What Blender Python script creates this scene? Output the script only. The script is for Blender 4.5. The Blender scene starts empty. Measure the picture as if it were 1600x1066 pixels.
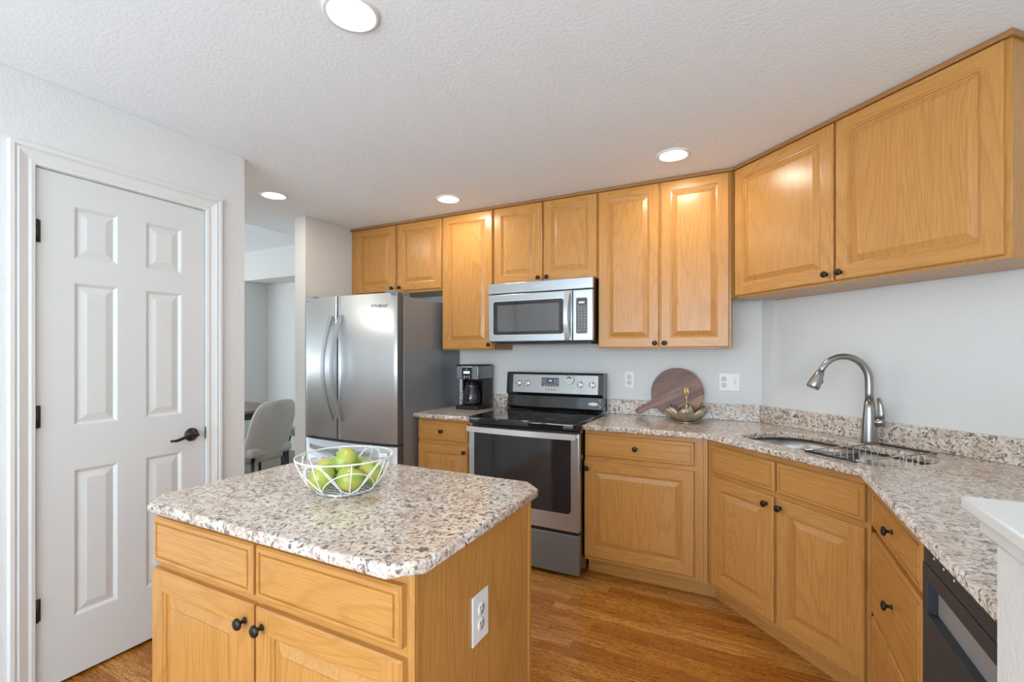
import bpy, bmesh, math, random
from mathutils import Vector, Matrix
random.seed(7)
PI = math.pi
sc = bpy.context.scene
COL = sc.collection

# ---------------------------------------------------------------- camera
cam = bpy.data.cameras.new('camera')
cam.sensor_fit = 'HORIZONTAL'; cam.sensor_width = 36.0
cam.lens = 36.0 * 724.5 / 1600.0
cam.shift_y = (553.3 - 533.0) / 1600.0
cam.clip_start = 0.02; cam.clip_end = 60
camo = bpy.data.objects.new('camera', cam); COL.objects.link(camo)
camo.location = (0, 0, 1.335)
camo.rotation_euler = (PI/2, 0, math.radians(26.776))
sc.camera = camo

# ---------------------------------------------------------------- colour management
sc.view_settings.view_transform = 'Standard'
sc.view_settings.look = 'None'
sc.view_settings.gamma = 1.0
sc.view_settings.use_curve_mapping = False
sc.view_settings.exposure = 0.08

# ---------------------------------------------------------------- world: bright overcast daylight
w = bpy.data.worlds.new('daylight'); sc.world = w; w.use_nodes = True
w.node_tree.nodes['Background'].inputs[0].default_value = (0.80, 0.90, 1.0, 1)
w.node_tree.nodes['Background'].inputs[1].default_value = 1.0

def area(name, loc, direction, sx, sy, power, color):
    l = bpy.data.lights.new(name, 'AREA'); l.shape = 'RECTANGLE'; l.size = sx; l.size_y = sy
    l.energy = power; l.color = color
    o = bpy.data.objects.new(name, l); COL.objects.link(o); o.location = loc
    o.rotation_euler = Vector(direction).to_track_quat('-Z', 'Y').to_euler()
    return o
# fill lamps at unseen, assumed windows, tilted up to brighten ceiling and dining room
area('south_window_fill', (-0.3, -3.68, 1.45), (0, 1, 0.75), 4.6, 1.7, 200, (0.78, 0.90, 1.0))
area('east_window_fill', (3.84, 0.2, 1.45), (-1, 0, 0.9), 4.0, 1.7, 55, (0.78, 0.90, 1.0))
area('dining_window_fill', (-5.6, -3.68, 1.45), (0, 1, 0.3), 2.4, 1.7, 50, (0.86, 0.94, 1.0))
area('west_window_fill', (-7.58, -0.1, 1.45), (1, 0, 0.3), 6.2, 1.7, 90, (0.86, 0.94, 1.0))

# sun added behind the camera, bounced off the carpet to brighten the ceiling
sl = bpy.data.lights.new('bounce_fill_sun', 'SUN'); sl.energy = 27; sl.angle = math.radians(1.5); sl.color = (0.86, 0.93, 1.0)
so = bpy.data.objects.new('bounce_fill_sun', sl); COL.objects.link(so); so.rotation_euler = Vector((0.12, 0.62, -0.78)).to_track_quat('-Z', 'Y').to_euler()

CEIL = 2.41
# ================================================================ materials
def mat(name):
    m = bpy.data.materials.new(name); m.use_nodes = True
    nt = m.node_tree; b = nt.nodes['Principled BSDF']
    return m, nt, b
def N(nt, kind, **kw):
    n = nt.nodes.new(kind)
    for k, v in kw.items(): setattr(n, k, v)
    return n
def L(nt, a, b): nt.links.new(a, b)
def ramp(nt, stops, interp='LINEAR'):
    r = N(nt, 'ShaderNodeValToRGB'); e = r.color_ramp; e.interpolation = interp
    while len(e.elements) < len(stops): e.elements.new(0.5)
    for i, (p, c) in enumerate(stops):
        e.elements[i].position = p; e.elements[i].color = (*c, 1)
    return r
def math_n(nt, op, a=None, b=None):
    n = N(nt, 'ShaderNodeMath', operation=op)
    for i, v in enumerate((a, b)):
        if v is None: continue
        if isinstance(v, (int, float)): n.inputs[i].default_value = v
        else: L(nt, v, n.inputs[i])
    return n.outputs[0]
def mix(nt, fac, a, b, mode='MIX'):
    n = N(nt, 'ShaderNodeMix', data_type='RGBA', blend_type=mode)
    if isinstance(fac, (int, float)): n.inputs[0].default_value = fac
    else: L(nt, fac, n.inputs[0])
    for i, v in ((6, a), (7, b)):
        if isinstance(v, tuple): n.inputs[i].default_value = (*v, 1)
        else: L(nt, v, n.inputs[i])
    return n.outputs[2]
def bump(nt, b, h, strength, dist):
    n = N(nt, 'ShaderNodeBump'); n.inputs['Strength'].default_value = strength; n.inputs['Distance'].default_value = dist
    L(nt, h, n.inputs['Height']); L(nt, n.outputs[0], b.inputs['Normal'])
def plain(name, col, rough=0.5, metal=0.0, emit=0.0, coat=0.0, spec=None):
    m, nt, b = mat(name)
    b.inputs['Base Color'].default_value = (*col, 1); b.inputs['Roughness'].default_value = rough
    b.inputs['Metallic'].default_value = metal
    if coat: b.inputs['Coat Weight'].default_value = coat; b.inputs['Coat Roughness'].default_value = 0.05
    if spec is not None: b.inputs['Specular IOR Level'].default_value = spec
    if emit:
        b.inputs['Emission Color'].default_value = (*col, 1); b.inputs['Emission Strength'].default_value = emit
    return m

def wall_mat(name, col, scale=90, strength=0.25):
    m, nt, b = mat(name)
    tc = N(nt, 'ShaderNodeTexCoord')
    n1 = N(nt, 'ShaderNodeTexNoise'); n1.inputs['Scale'].default_value = scale; n1.inputs['Detail'].default_value = 3; n1.inputs['Roughness'].default_value = 0.5
    L(nt, tc.outputs['Object'], n1.inputs['Vector'])
    r = ramp(nt, [(0.42, (0, 0, 0)), (0.58, (1, 1, 1))])
    L(nt, n1.outputs['Fac'], r.inputs[0])
    b.inputs['Base Color'].default_value = (*col, 1); b.inputs['Roughness'].default_value = 0.85
    b.inputs['Specular IOR Level'].default_value = 0.25
    bump(nt, b, r.outputs[0], strength, 0.002)
    return m

def oak_mat(name, axis, base, dark, light, rough=0.27):
    m, nt, b = mat(name)
    tc = N(nt, 'ShaderNodeTexCoord'); oi = N(nt, 'ShaderNodeObjectInfo')
    sc_ = {'z': (1, 1, 0.11), 'x': (0.11, 1, 1), 'y': (1, 0.11, 1)}[axis]
    off = N(nt, 'ShaderNodeVectorMath', operation='SCALE'); off.inputs[0].default_value = (7.3, 3.1, 5.7)
    L(nt, oi.outputs['Random'], off.inputs['Scale'])
    add = N(nt, 'ShaderNodeVectorMath', operation='ADD')
    L(nt, tc.outputs['Object'], add.inputs[0]); L(nt, off.outputs[0], add.inputs[1])
    mp = N(nt, 'ShaderNodeMapping'); mp.inputs['Scale'].default_value = sc_
    L(nt, add.outputs[0], mp.inputs['Vector'])
    big = N(nt, 'ShaderNodeTexNoise'); big.inputs['Scale'].default_value = 4.6; big.inputs['Detail'].default_value = 1.5; big.inputs['Roughness'].default_value = 0.4
    L(nt, mp.outputs[0], big.inputs['Vector'])
    rings = math_n(nt, 'FRACT', math_n(nt, 'MULTIPLY', big.outputs['Fac'], 26.0))
    rr = ramp(nt, [(0.0, (0.55,)*3), (0.20, (0.90,)*3), (0.82, (1, 1, 1)), (1.0, (0.55,)*3)])
    L(nt, rings, rr.inputs[0])
    # pores
    mp2 = N(nt, 'ShaderNodeMapping'); mp2.inputs['Scale'].default_value = tuple(480 if v == 1 else 9 for v in sc_)
    L(nt, add.outputs[0], mp2.inputs['Vector'])
    fine = N(nt, 'ShaderNodeTexNoise'); fine.inputs['Scale'].default_value = 1.0; fine.inputs['Detail'].default_value = 2
    L(nt, mp2.outputs[0], fine.inputs['Vector'])
    fr = ramp(nt, [(0.36, (0.40,)*3), (0.54, (1, 1, 1))])
    L(nt, fine.outputs['Fac'], fr.inputs[0])
    tone = N(nt, 'ShaderNodeTexNoise'); tone.inputs['Scale'].default_value = 2.2
    L(nt, mp.outputs[0], tone.inputs['Vector'])
    c1 = mix(nt, tone.outputs['Fac'], base, light)
    g = math_n(nt, 'MULTIPLY', rr.outputs[0], fr.outputs[0])
    inv = math_n(nt, 'SUBTRACT', 1.0, g)
    f = math_n(nt, 'MULTIPLY', inv, 0.60)
    c2 = mix(nt, f, c1, dark)
    L(nt, c2, b.inputs['Base Color'])
    b.inputs['Roughness'].default_value = rough
    b.inputs['Specular IOR Level'].default_value = 0.5
    bump(nt, b, g, 0.12, 0.0008)
    return m

OB, OD, OL = (0.53, 0.244, 0.055), (0.29, 0.104, 0.017), (0.59, 0.300, 0.090)
oak_v = oak_mat('oak_vertical_grain', 'z', OB, OD, OL)
oak_h = oak_mat('oak_horizontal_grain', 'x', OB, OD, OL)
oak_y = oak_mat('oak_depth_grain', 'z', OB, OD, OL)
oak_dark = oak_mat('oak_moulding', 'x', (0.33, 0.155, 0.05), (0.20, 0.08, 0.022), (0.40, 0.20, 0.07))

def granite_mat():
    m, nt, b = mat('granite')
    tc = N(nt, 'ShaderNodeTexCoord')
    warp = N(nt, 'ShaderNodeTexNoise'); warp.inputs['Scale'].default_value = 28; warp.inputs['Detail'].default_value = 2
    L(nt, tc.outputs['Object'], warp.inputs['Vector'])
    ws = N(nt, 'ShaderNodeVectorMath', operation='SCALE'); ws.inputs['Scale'].default_value = 0.055
    L(nt, warp.outputs['Color'], ws.inputs[0])
    ad = N(nt, 'ShaderNodeVectorMath', operation='ADD'); L(nt, tc.outputs['Object'], ad.inputs[0]); L(nt, ws.outputs[0], ad.inputs[1])
    def noise(s, d=3, r=0.6):
        n = N(nt, 'ShaderNodeTexNoise'); n.inputs['Scale'].default_value = s; n.inputs['Detail'].default_value = d; n.inputs['Roughness'].default_value = r
        L(nt, ad.outputs[0], n.inputs['Vector']); return n.outputs['Fac']
    base = ramp(nt, [(0.30, (0.45, 0.32, 0.23)), (0.42, (0.74, 0.64, 0.54)), (0.58, (0.81, 0.74, 0.66)), (0.72, (0.60, 0.45, 0.33))])
    L(nt, noise(30), base.inputs[0])
    grey = ramp(nt, [(0.50, (0, 0, 0)), (0.58, (1, 1, 1))]); L(nt, noise(70, 3, 0.65), grey.inputs[0])
    c = mix(nt, math_n(nt, 'MULTIPLY', grey.outputs[0], 0.72), base.outputs[0], (0.33, 0.30, 0.29))
    br = ramp(nt, [(0.55, (0, 0, 0)), (0.585, (1, 1, 1))])
    n3 = N(nt, 'ShaderNodeTexNoise'); n3.inputs['Scale'].default_value = 78; n3.inputs['Detail'].default_value = 3; n3.inputs['Roughness'].default_value = 0.6
    mp = N(nt, 'ShaderNodeMapping'); mp.inputs['Location'].default_value = (3, 5, 9); L(nt, ad.outputs[0], mp.inputs['Vector']); L(nt, mp.outputs[0], n3.inputs['Vector'])
    L(nt, n3.outputs['Fac'], br.inputs[0])
    c = mix(nt, math_n(nt, 'MULTIPLY', br.outputs[0], 0.90), c, (0.11, 0.065, 0.045))
    big = N(nt, 'ShaderNodeTexNoise'); big.inputs['Scale'].default_value = 13; big.inputs['Detail'].default_value = 3; L(nt, ad.outputs[0], big.inputs['Vector'])
    bigr = ramp(nt, [(0.45, (0, 0, 0)), (0.65, (1, 1, 1))]); L(nt, big.outputs['Fac'], bigr.inputs[0])
    c = mix(nt, math_n(nt, 'MULTIPLY', bigr.outputs[0], 0.42), c, (0.46, 0.30, 0.19))
    wh = ramp(nt, [(0.58, (0, 0, 0)), (0.66, (1, 1, 1))])
    mp2 = N(nt, 'ShaderNodeMapping'); mp2.inputs['Location'].default_value = (13, 2, 4); L(nt, ad.outputs[0], mp2.inputs['Vector'])
    n4 = N(nt, 'ShaderNodeTexNoise'); n4.inputs['Scale'].default_value = 70; n4.inputs['Detail'].default_value = 2; L(nt, mp2.outputs[0], n4.inputs['Vector'])
    L(nt, n4.outputs['Fac'], wh.inputs[0])
    c = mix(nt, math_n(nt, 'MULTIPLY', wh.outputs[0], 0.6), c, (0.82, 0.79, 0.76))
    L(nt, c, b.inputs['Base Color'])
    b.inputs['Roughness'].default_value = 0.14
    return m
granite = granite_mat()

def floor_mat():
    m, nt, b = mat('oak_strip_floor')
    tc = N(nt, 'ShaderNodeTexCoord'); sep = N(nt, 'ShaderNodeSeparateXYZ'); L(nt, tc.outputs['Object'], sep.inputs[0])
    W = 0.057; LEN = 0.9
    row = math_n(nt, 'FLOOR', math_n(nt, 'DIVIDE', sep.outputs['Y'], W))
    wn = N(nt, 'ShaderNodeTexWhiteNoise', noise_dimensions='1D'); L(nt, row, wn.inputs['W'])
    xs = math_n(nt, 'ADD', math_n(nt, 'DIVIDE', sep.outputs['X'], LEN), math_n(nt, 'MULTIPLY', wn.outputs['Value'], 7.0))
    cell = math_n(nt, 'FLOOR', xs)
    cmb = N(nt, 'ShaderNodeCombineXYZ'); L(nt, cell, cmb.inputs[0]); L(nt, row, cmb.inputs[1])
    wn2 = N(nt, 'ShaderNodeTexWhiteNoise', noise_dimensions='2D'); L(nt, cmb.outputs[0], wn2.inputs['Vector'])
    tone = ramp(nt, [(0.0, (0.50, 0.180, 0.022)), (0.35, (0.62, 0.250, 0.036)), (0.7, (0.70, 0.310, 0.055)), (1.0, (0.78, 0.38, 0.085))])
    L(nt, wn2.outputs['Value'], tone.inputs[0])
    offs = N(nt, 'ShaderNodeVectorMath', operation='SCALE'); offs.inputs['Scale'].default_value = 9.0; L(nt, wn2.outputs['Color'], offs.inputs[0])
    ad = N(nt, 'ShaderNodeVectorMath', operation='ADD'); L(nt, tc.outputs['Object'], ad.inputs[0]); L(nt, offs.outputs[0], ad.inputs[1])
    mp = N(nt, 'ShaderNodeMapping'); mp.inputs['Scale'].default_value = (1.3, 10, 1); L(nt, ad.outputs[0], mp.inputs['Vector'])
    n = N(nt, 'ShaderNodeTexNoise'); n.inputs['Scale'].default_value = 2.6; n.inputs['Detail'].default_value = 2; L(nt, mp.outputs[0], n.inputs['Vector'])
    fr = math_n(nt, 'FRACT', math_n(nt, 'MULTIPLY', n.outputs['Fac'], 21.0))
    rr = ramp(nt, [(0.0, (0, 0, 0)), (0.25, (0.8,)*3), (0.8, (1, 1, 1)), (1.0, (0,)*3)]); L(nt, fr, rr.inputs[0])
    mp2 = N(nt, 'ShaderNodeMapping'); mp2.inputs['Scale'].default_value = (6, 260, 1); L(nt, ad.outputs[0], mp2.inputs['Vector'])
    n2 = N(nt, 'ShaderNodeTexNoise'); n2.inputs['Scale'].default_value = 1; n2.inputs['Detail'].default_value = 2; L(nt, mp2.outputs[0], n2.inputs['Vector'])
    pr = ramp(nt, [(0.36, (0.15,)*3), (0.55, (1, 1, 1))]); L(nt, n2.outputs['Fac'], pr.inputs[0])
    g = math_n(nt, 'MULTIPLY', rr.outputs[0], pr.outputs[0])
    c = mix(nt, math_n(nt, 'MULTIPLY', math_n(nt, 'SUBTRACT', 1.0, g), 0.85), tone.outputs[0], (0.15, 0.035, 0.004))
    fy = math_n(nt, 'FRACT', math_n(nt, 'DIVIDE', sep.outputs['Y'], W)); gy = math_n(nt, 'LESS_THAN', fy, 0.022)
    fx = math_n(nt, 'FRACT', xs); gx = math_n(nt, 'LESS_THAN', fx, 0.0018)
    gap = math_n(nt, 'MAXIMUM', gy, gx)
    c = mix(nt, math_n(nt, 'MULTIPLY', gap, 0.6), c, (0.12, 0.04, 0.01))
    L(nt, c, b.inputs['Base Color']); b.inputs['Roughness'].default_value = 0.27
    bump(nt, b, g, 0.08, 0.0006)
    return m
floor_wood = floor_mat()

def steel_mat(name, col=(0.53, 0.57, 0.60), rough=0.28, vertical=False, metal=0.85):
    m, nt, b = mat(name)
    tc = N(nt, 'ShaderNodeTexCoord')
    mp = N(nt, 'ShaderNodeMapping'); mp.inputs['Scale'].default_value = (300, 300, 3) if vertical else (2, 2, 260)
    L(nt, tc.outputs['Object'], mp.inputs['Vector'])
    n = N(nt, 'ShaderNodeTexNoise'); n.inputs['Scale'].default_value = 1; n.inputs['Detail'].default_value = 2; L(nt, mp.outputs[0], n.inputs['Vector'])
    r = N(nt, 'ShaderNodeMapRange'); r.inputs[3].default_value = rough - 0.008; r.inputs[4].default_value = rough + 0.012
    L(nt, n.outputs['Fac'], r.inputs[0]); L(nt, r.outputs[0], b.inputs['Roughness'])
    b.inputs['Base Color'].default_value = (*col, 1); b.inputs['Metallic'].default_value = metal
    return m
steel = steel_mat('stainless_steel')
steel_v = steel_mat('fridge_steel', (0.64, 0.68, 0.71), 0.42, True, 0.72)
steel_dk = steel_mat('dark_stainless', (0.25, 0.285, 0.31), 0.36); steel_dk.node_tree.nodes['Principled BSDF'].inputs['Metallic'].default_value = 0.7
nickel = plain('brushed_nickel', (0.40, 0.40, 0.39), 0.30, 1.0)
sink_steel = plain('sink_steel', (0.42, 0.42, 0.41), 0.30, 1.0)
fridge_side = plain('fridge_grey_side', (0.25, 0.265, 0.285), 0.30, 0.30)
white_paint = plain('white_trim_paint', (0.74, 0.745, 0.73), 0.38)
door_paint = plain('white_door_paint', (0.69, 0.70, 0.69), 0.42)
wallm = wall_mat('wall_paint', (0.735, 0.735, 0.72))
ceilm = wall_mat('ceiling_paint', (0.865, 0.895, 0.915), 75, 0.22)
dark_bronze = plain('oil_rubbed_bronze', (0.035, 0.028, 0.024), 0.3, 0.7)
black_gloss = plain('black_gloss', (0.006, 0.006, 0.007), 0.08, 0, coat=0.5)
black_satin = plain('black_plastic', (0.012, 0.012, 0.013), 0.35)
glass_dark = plain('oven_glass', (0.022, 0.022, 0.024), 0.05, 0, coat=0.25, spec=0.4)
glass_micro = plain('microwave_glass', (0.09, 0.09, 0.092), 0.07, 0, coat=1.0)
panel_steel = plain('control_panel_silver', (0.42, 0.42, 0.42), 0.36, 0.5)
panel_grey = plain('display_panel_grey', (0.12, 0.12, 0.125), 0.3)
silver = plain('silver_paint', (0.72, 0.72, 0.71), 0.28, 0.6)
mark = plain('grey_marking', (0.16, 0.16, 0.16), 0.4)
mark_w = plain('pale_marking', (0.75, 0.75, 0.75), 0.4)
white_plastic = plain('white_plastic', (0.82, 0.82, 0.80), 0.35)
slot_dark = plain('socket_slot', (0.03, 0.03, 0.03), 0.5)
white_wire = plain('white_wire', (0.85, 0.85, 0.84), 0.3)
lens = plain('lamp_lens', (1.0, 0.95, 0.86), 0.4, 0, emit=9.0)
display_blue = plain('blue_display', (0.25, 0.45, 1.0), 0.4, 0, emit=2.0)
display_pale = plain('pale_display', (0.55, 0.85, 0.90), 0.4, 0, emit=0.8)
dish_grey = plain('dishwasher_black_steel', (0.045, 0.049, 0.054), 0.5, 0.0, spec=0.25)
dish_handle = plain('dishwasher_handle_grey', (0.36, 0.37, 0.38), 0.45, 0.3)
brass = plain('brass', (0.72, 0.50, 0.22), 0.22, 1.0)
petal_m = plain('antique_silver_gold', (0.52, 0.46, 0.36), 0.3, 0.85)
carafe_m = plain('carafe_glass', (0.03, 0.03, 0.035), 0.03, 0, coat=1.0)
chair_leg_m = plain('black_chair_leg', (0.015, 0.015, 0.017), 0.4)
table_m = plain('brown_table_top', (0.20, 0.115, 0.08), 0.3)

def fabric_mat():
    m, nt, b = mat('grey_fabric'); tc = N(nt, 'ShaderNodeTexCoord')
    n = N(nt, 'ShaderNodeTexNoise'); n.inputs['Scale'].default_value = 260; L(nt, tc.outputs['Object'], n.inputs['Vector'])
    r = ramp(nt, [(0.3, (0.40, 0.41, 0.385)), (0.7, (0.53, 0.54, 0.51))]); L(nt, n.outputs['Fac'], r.inputs[0])
    L(nt, r.outputs[0], b.inputs['Base Color']); b.inputs['Roughness'].default_value = 0.9
    return m
fabric = fabric_mat()
def apple_mat():
    m, nt, b = mat('apple_skin'); tc = N(nt, 'ShaderNodeTexCoord'); oi = N(nt, 'ShaderNodeObjectInfo')
    ad = N(nt, 'ShaderNodeVectorMath', operation='ADD'); L(nt, tc.outputs['Object'], ad.inputs[0]); L(nt, oi.outputs['Random'], ad.inputs[1])
    n = N(nt, 'ShaderNodeTexNoise'); n.inputs['Scale'].default_value = 22; L(nt, ad.outputs[0], n.inputs['Vector'])
    r = ramp(nt, [(0.3, (0.26, 0.40, 0.055)), (0.5, (0.37, 0.47, 0.085)), (0.68, (0.56, 0.50, 0.10))]); L(nt, n.outputs['Fac'], r.inputs[0])
    v = N(nt, 'ShaderNodeTexVoronoi'); v.inputs['Scale'].default_value = 160; L(nt, ad.outputs[0], v.inputs['Vector'])
    sp = math_n(nt, 'LESS_THAN', v.outputs['Distance'], 0.13)
    c = mix(nt, math_n(nt, 'MULTIPLY', sp, 0.35), r.outputs[0], (0.7, 0.75, 0.4))
    L(nt, c, b.inputs['Base Color']); b.inputs['Roughness'].default_value = 0.28
    return m
apple_m = apple_mat()
stem_m = plain('apple_stem', (0.12, 0.07, 0.03), 0.7)
def walnut_mat():
    m, nt, b = mat('walnut_staves'); tc = N(nt, 'ShaderNodeTexCoord'); sep = N(nt, 'ShaderNodeSeparateXYZ'); L(nt, tc.outputs['Object'], sep.inputs[0])
    row = math_n(nt, 'FLOOR', math_n(nt, 'DIVIDE', math_n(nt, 'ADD', sep.outputs['Z'], 0.024), 0.052))
    wn = N(nt, 'ShaderNodeTexWhiteNoise', noise_dimensions='1D'); L(nt, row, wn.inputs['W'])
    t = ramp(nt, [(0.0, (0.15, 0.065, 0.045)), (0.5, (0.25, 0.110, 0.065)), (1.0, (0.40, 0.195, 0.105))]); L(nt, wn.outputs['Value'], t.inputs[0])
    mp = N(nt, 'ShaderNodeMapping'); mp.inputs['Scale'].default_value = (5, 60, 60); L(nt, tc.outputs['Object'], mp.inputs['Vector'])
    n = N(nt, 'ShaderNodeTexNoise'); n.inputs['Detail'].default_value = 3; n.inputs['Scale'].default_value = 1; L(nt, mp.outputs[0], n.inputs['Vector'])
    r = ramp(nt, [(0.35, (0.6,)*3), (0.65, (1.15,)*3)]); L(nt, n.outputs['Fac'], r.inputs[0])
    L(nt, mix(nt, 1.0, t.outputs[0], r.outputs[0], 'MULTIPLY'), b.inputs['Base Color']); b.inputs['Roughness'].default_value = 0.42
    return m
walnut = walnut_mat()
def carpet_mat():
    m, nt, b = mat('beige_carpet'); tc = N(nt, 'ShaderNodeTexCoord')
    n = N(nt, 'ShaderNodeTexNoise'); n.inputs['Scale'].default_value = 120; L(nt, tc.outputs['Object'], n.inputs['Vector'])
    r = ramp(nt, [(0.3, (0.27, 0.235, 0.19)), (0.7, (0.36, 0.32, 0.265))]); L(nt, n.outputs['Fac'], r.inputs[0])
    L(nt, r.outputs[0], b.inputs['Base Color']); b.inputs['Roughness'].default_value = 0.95
    return m
carpet = carpet_mat()
pale_bounce_carpet = plain('pale_bounce_carpet', (0.66, 0.68, 0.70), 0.95)  # out of view; pale tone chosen to bounce neutral light up
def buttons_mat():
    m, nt, b = mat('keypad_print'); tc = N(nt, 'ShaderNodeTexCoord')
    n = N(nt, 'ShaderNodeTexNoise'); n.inputs['Scale'].default_value = 170; n.inputs['Detail'].default_value = 1; L(nt, tc.outputs['Object'], n.inputs['Vector'])
    r = ramp(nt, [(0.5, (0.16, 0.16, 0.165)), (0.62, (0.48, 0.48, 0.48))]); L(nt, n.outputs['Fac'], r.inputs[0])
    L(nt, r.outputs[0], b.inputs['Base Color']); b.inputs['Roughness'].default_value = 0.35
    return m
keypad_m = buttons_mat()

# ================================================================ mesh helpers
class MB:
    def __init__(s): s.bm = bmesh.new(); s.mats = []
    def mi(s, m):
        if m not in s.mats: s.mats.append(m)
        return s.mats.index(m)
    def face(s, pts, m, smooth=False):
        vs = [s.bm.verts.new(p) for p in pts]
        f = s.bm.faces.new(vs); f.material_index = s.mi(m); f.smooth = smooth; return f
    def box(s, x0, x1, y0, y1, z0, z1, m, bev=0.0, seg=2):
        r = bmesh.ops.create_cube(s.bm, size=1.0); vs = r['verts']
        for v in vs:
            v.co = Vector(((x0+x1)/2 + v.co.x*(x1-x0), (y0+y1)/2 + v.co.y*(y1-y0), (z0+z1)/2 + v.co.z*(z1-z0)))
        fs = set(f for v in vs for f in v.link_faces); k = s.mi(m)
        for f in fs: f.material_index = k
        if bev > 0:
            es = set(e for v in vs for e in v.link_edges)
            r2 = bmesh.ops.bevel(s.bm, geom=list(es), offset=bev, segments=seg, affect='EDGES', profile=0.5)
            for f in r2['faces']: f.material_index = k; f.smooth = True
        return s
    def loft(s, rings, m, close=True, cap=True, smooth=True):
        R = [[s.bm.verts.new(p) for p in ring] for ring in rings]; k = s.mi(m); n = len(rings[0])
        for a, b in zip(R, R[1:]):
            for i in range(n if close else n-1):
                j = (i+1) % n
                f = s.bm.faces.new((a[i], a[j], b[j], b[i])); f.material_index = k; f.smooth = smooth
        if cap:
            for ring in (R[0][::-1], R[-1]):
                try: f = s.bm.faces.new(ring); f.material_index = k
                except Exception: pass
        return s
    def lathe(s, prof, m, org=(0, 0, 0), axis='z', n=24, cap=True):
        rings = []
        for r, h in prof:
            ring = []
            for i in range(n):
                a = 2*PI*i/n; c, d = r*math.cos(a), r*math.sin(a)
                p = {'z': (c, d, h), 'y': (c, h, -d), 'x': (h, c, d)}[axis]
                ring.append(Vector(p) + Vector(org))
            rings.append(ring)
        return s.loft(rings, m, cap=cap)
    def tube(s, pts, r, m, n=8, closed=False, flat=None):
        pts = [Vector(p) for p in pts]; N_ = len(pts); rr = r if isinstance(r, (list, tuple)) else [r]*N_
        rings = []; up = None
        for i, p in enumerate(pts):
            if closed: t = (pts[(i+1) % N_] - pts[i-1])
            else: t = pts[min(i+1, N_-1)] - pts[max(i-1, 0)]
            t.normalize()
            if up is None:
                up = Vector((0, 0, 1)) if abs(t.z) < 0.9 else Vector((1, 0, 0))
            up = (up - t*up.dot(t)).normalized(); sd = t.cross(up)
            ring = []
            for k in range(n):
                a = 2*PI*k/n
                ring.append(p + up*math.cos(a)*rr[i] + sd*math.sin(a)*rr[i]*(flat or 1))
            rings.append(ring)
        if closed: rings.append(rings[0]); 
        return s.loft(rings, m, cap=not closed)
    def prism(s, poly, z0, z1, m, smooth=False):
        n = len(poly); k = s.mi(m)
        a = [s.bm.verts.new((x, y, z0)) for x, y in poly]; b = [s.bm.verts.new((x, y, z1)) for x, y in poly]
        for i in range(n):
            j = (i+1) % n; f = s.bm.faces.new((a[i], a[j], b[j], b[i])); f.material_index = k; f.smooth = smooth
        f = s.bm.faces.new(a[::-1]); f.material_index = k
        f = s.bm.faces.new(b); f.material_index = k
        return s
    def build(s, name, parent=None, loc=None, rot=None):
        bmesh.ops.remove_doubles(s.bm, verts=s.bm.verts, dist=1e-6)
        bmesh.ops.recalc_face_normals(s.bm, faces=s.bm.faces)
        me = bpy.data.meshes.new(name); s.bm.to_mesh(me); s.bm.free()
        for m in s.mats: me.materials.append(m)
        o = bpy.data.objects.new(name, me); COL.objects.link(o)
        if parent: o.parent = parent
        if loc: o.location = loc
        if rot: o.rotation_euler = rot
        return o
def tag(o, label, cat, group=None):
    o['label'] = label; o['category'] = cat
    if group: o['group'] = group
    return o
def thing(name, label, cat, loc=(0, 0, 0), rz=0, group=None):
    o = bpy.data.objects.new(name, None); COL.objects.link(o); o.location = loc; o.rotation_euler = (0, 0, rz)
    o.empty_display_size = 0.05
    return tag(o, label, cat, group)
def struct(o): o['kind'] = 'structure'; return o
def box_obj(name, b, m, parent=None, bev=0.0):
    return MB().box(*b, m, bev).build(name, parent)
def text_obj(name, txt, size, m, parent, loc, rot, shear=0.0, ext=0.0004):
    cu = bpy.data.curves.new(name, 'FONT'); cu.body = txt; cu.size = size; cu.extrude = ext; cu.align_x = 'CENTER'; cu.align_y = 'CENTER'; cu.shear = shear
    tmp = bpy.data.objects.new('tmp', cu); COL.objects.link(tmp)
    dg = bpy.context.evaluated_depsgraph_get(); me = bpy.data.meshes.new_from_object(tmp.evaluated_get(dg))
    bpy.data.objects.remove(tmp)
    me.materials.clear(); me.materials.append(m)
    o = bpy.data.objects.new(name, me); COL.objects.link(o); o.parent = parent; o.location = loc; o.rotation_euler = rot
    return o
def rrect(x0, x1, y0, y1, r, n=6):
    rs = r if isinstance(r, (list, tuple)) else [r]*4
    pts = []
    for (cx, cy, a0, q) in ((x0, y0, PI, 0), (x1, y0, -PI/2, 1), (x1, y1, 0, 2), (x0, y1, PI/2, 3)):
        R = rs[q]; sx = 1 if cx == x0 else -1; sy = 1 if cy == y0 else -1
        for i in range(n+1):
            a = a0 + PI/2*i/n
            pts.append((cx + sx*R + R*math.cos(a), cy + sy*R + R*math.sin(a)))
    return pts
def slab(name, outer, holes, z0, z1, m, bev=0.004, parent=None):
    """a stone slab with rounded edges and cut-outs"""
    cu = bpy.data.curves.new(name, 'CURVE'); cu.dimensions = '2D'; cu.fill_mode = 'BOTH'
    cu.extrude = (z1-z0)/2 - bev; cu.bevel_depth = bev; cu.bevel_resolution = 3; cu.offset = -bev
    for pl in [outer] + holes:
        sp = cu.splines.new('POLY'); sp.points.add(len(pl)-1)
        for p, q in zip(sp.points, pl): p.co = (*q, 0, 1)
        sp.use_cyclic_u = True
    tmp = bpy.data.objects.new('tmp', cu); COL.objects.link(tmp)
    dg = bpy.context.evaluated_depsgraph_get(); me = bpy.data.meshes.new_from_object(tmp.evaluated_get(dg))
    bpy.data.objects.remove(tmp)
    me.materials.clear(); me.materials.append(m)
    me.transform(Matrix.Translation((0, 0, (z0+z1)/2)))
    o = bpy.data.objects.new(name, me); COL.objects.link(o)
    if parent: o.parent = parent
    return o

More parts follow.
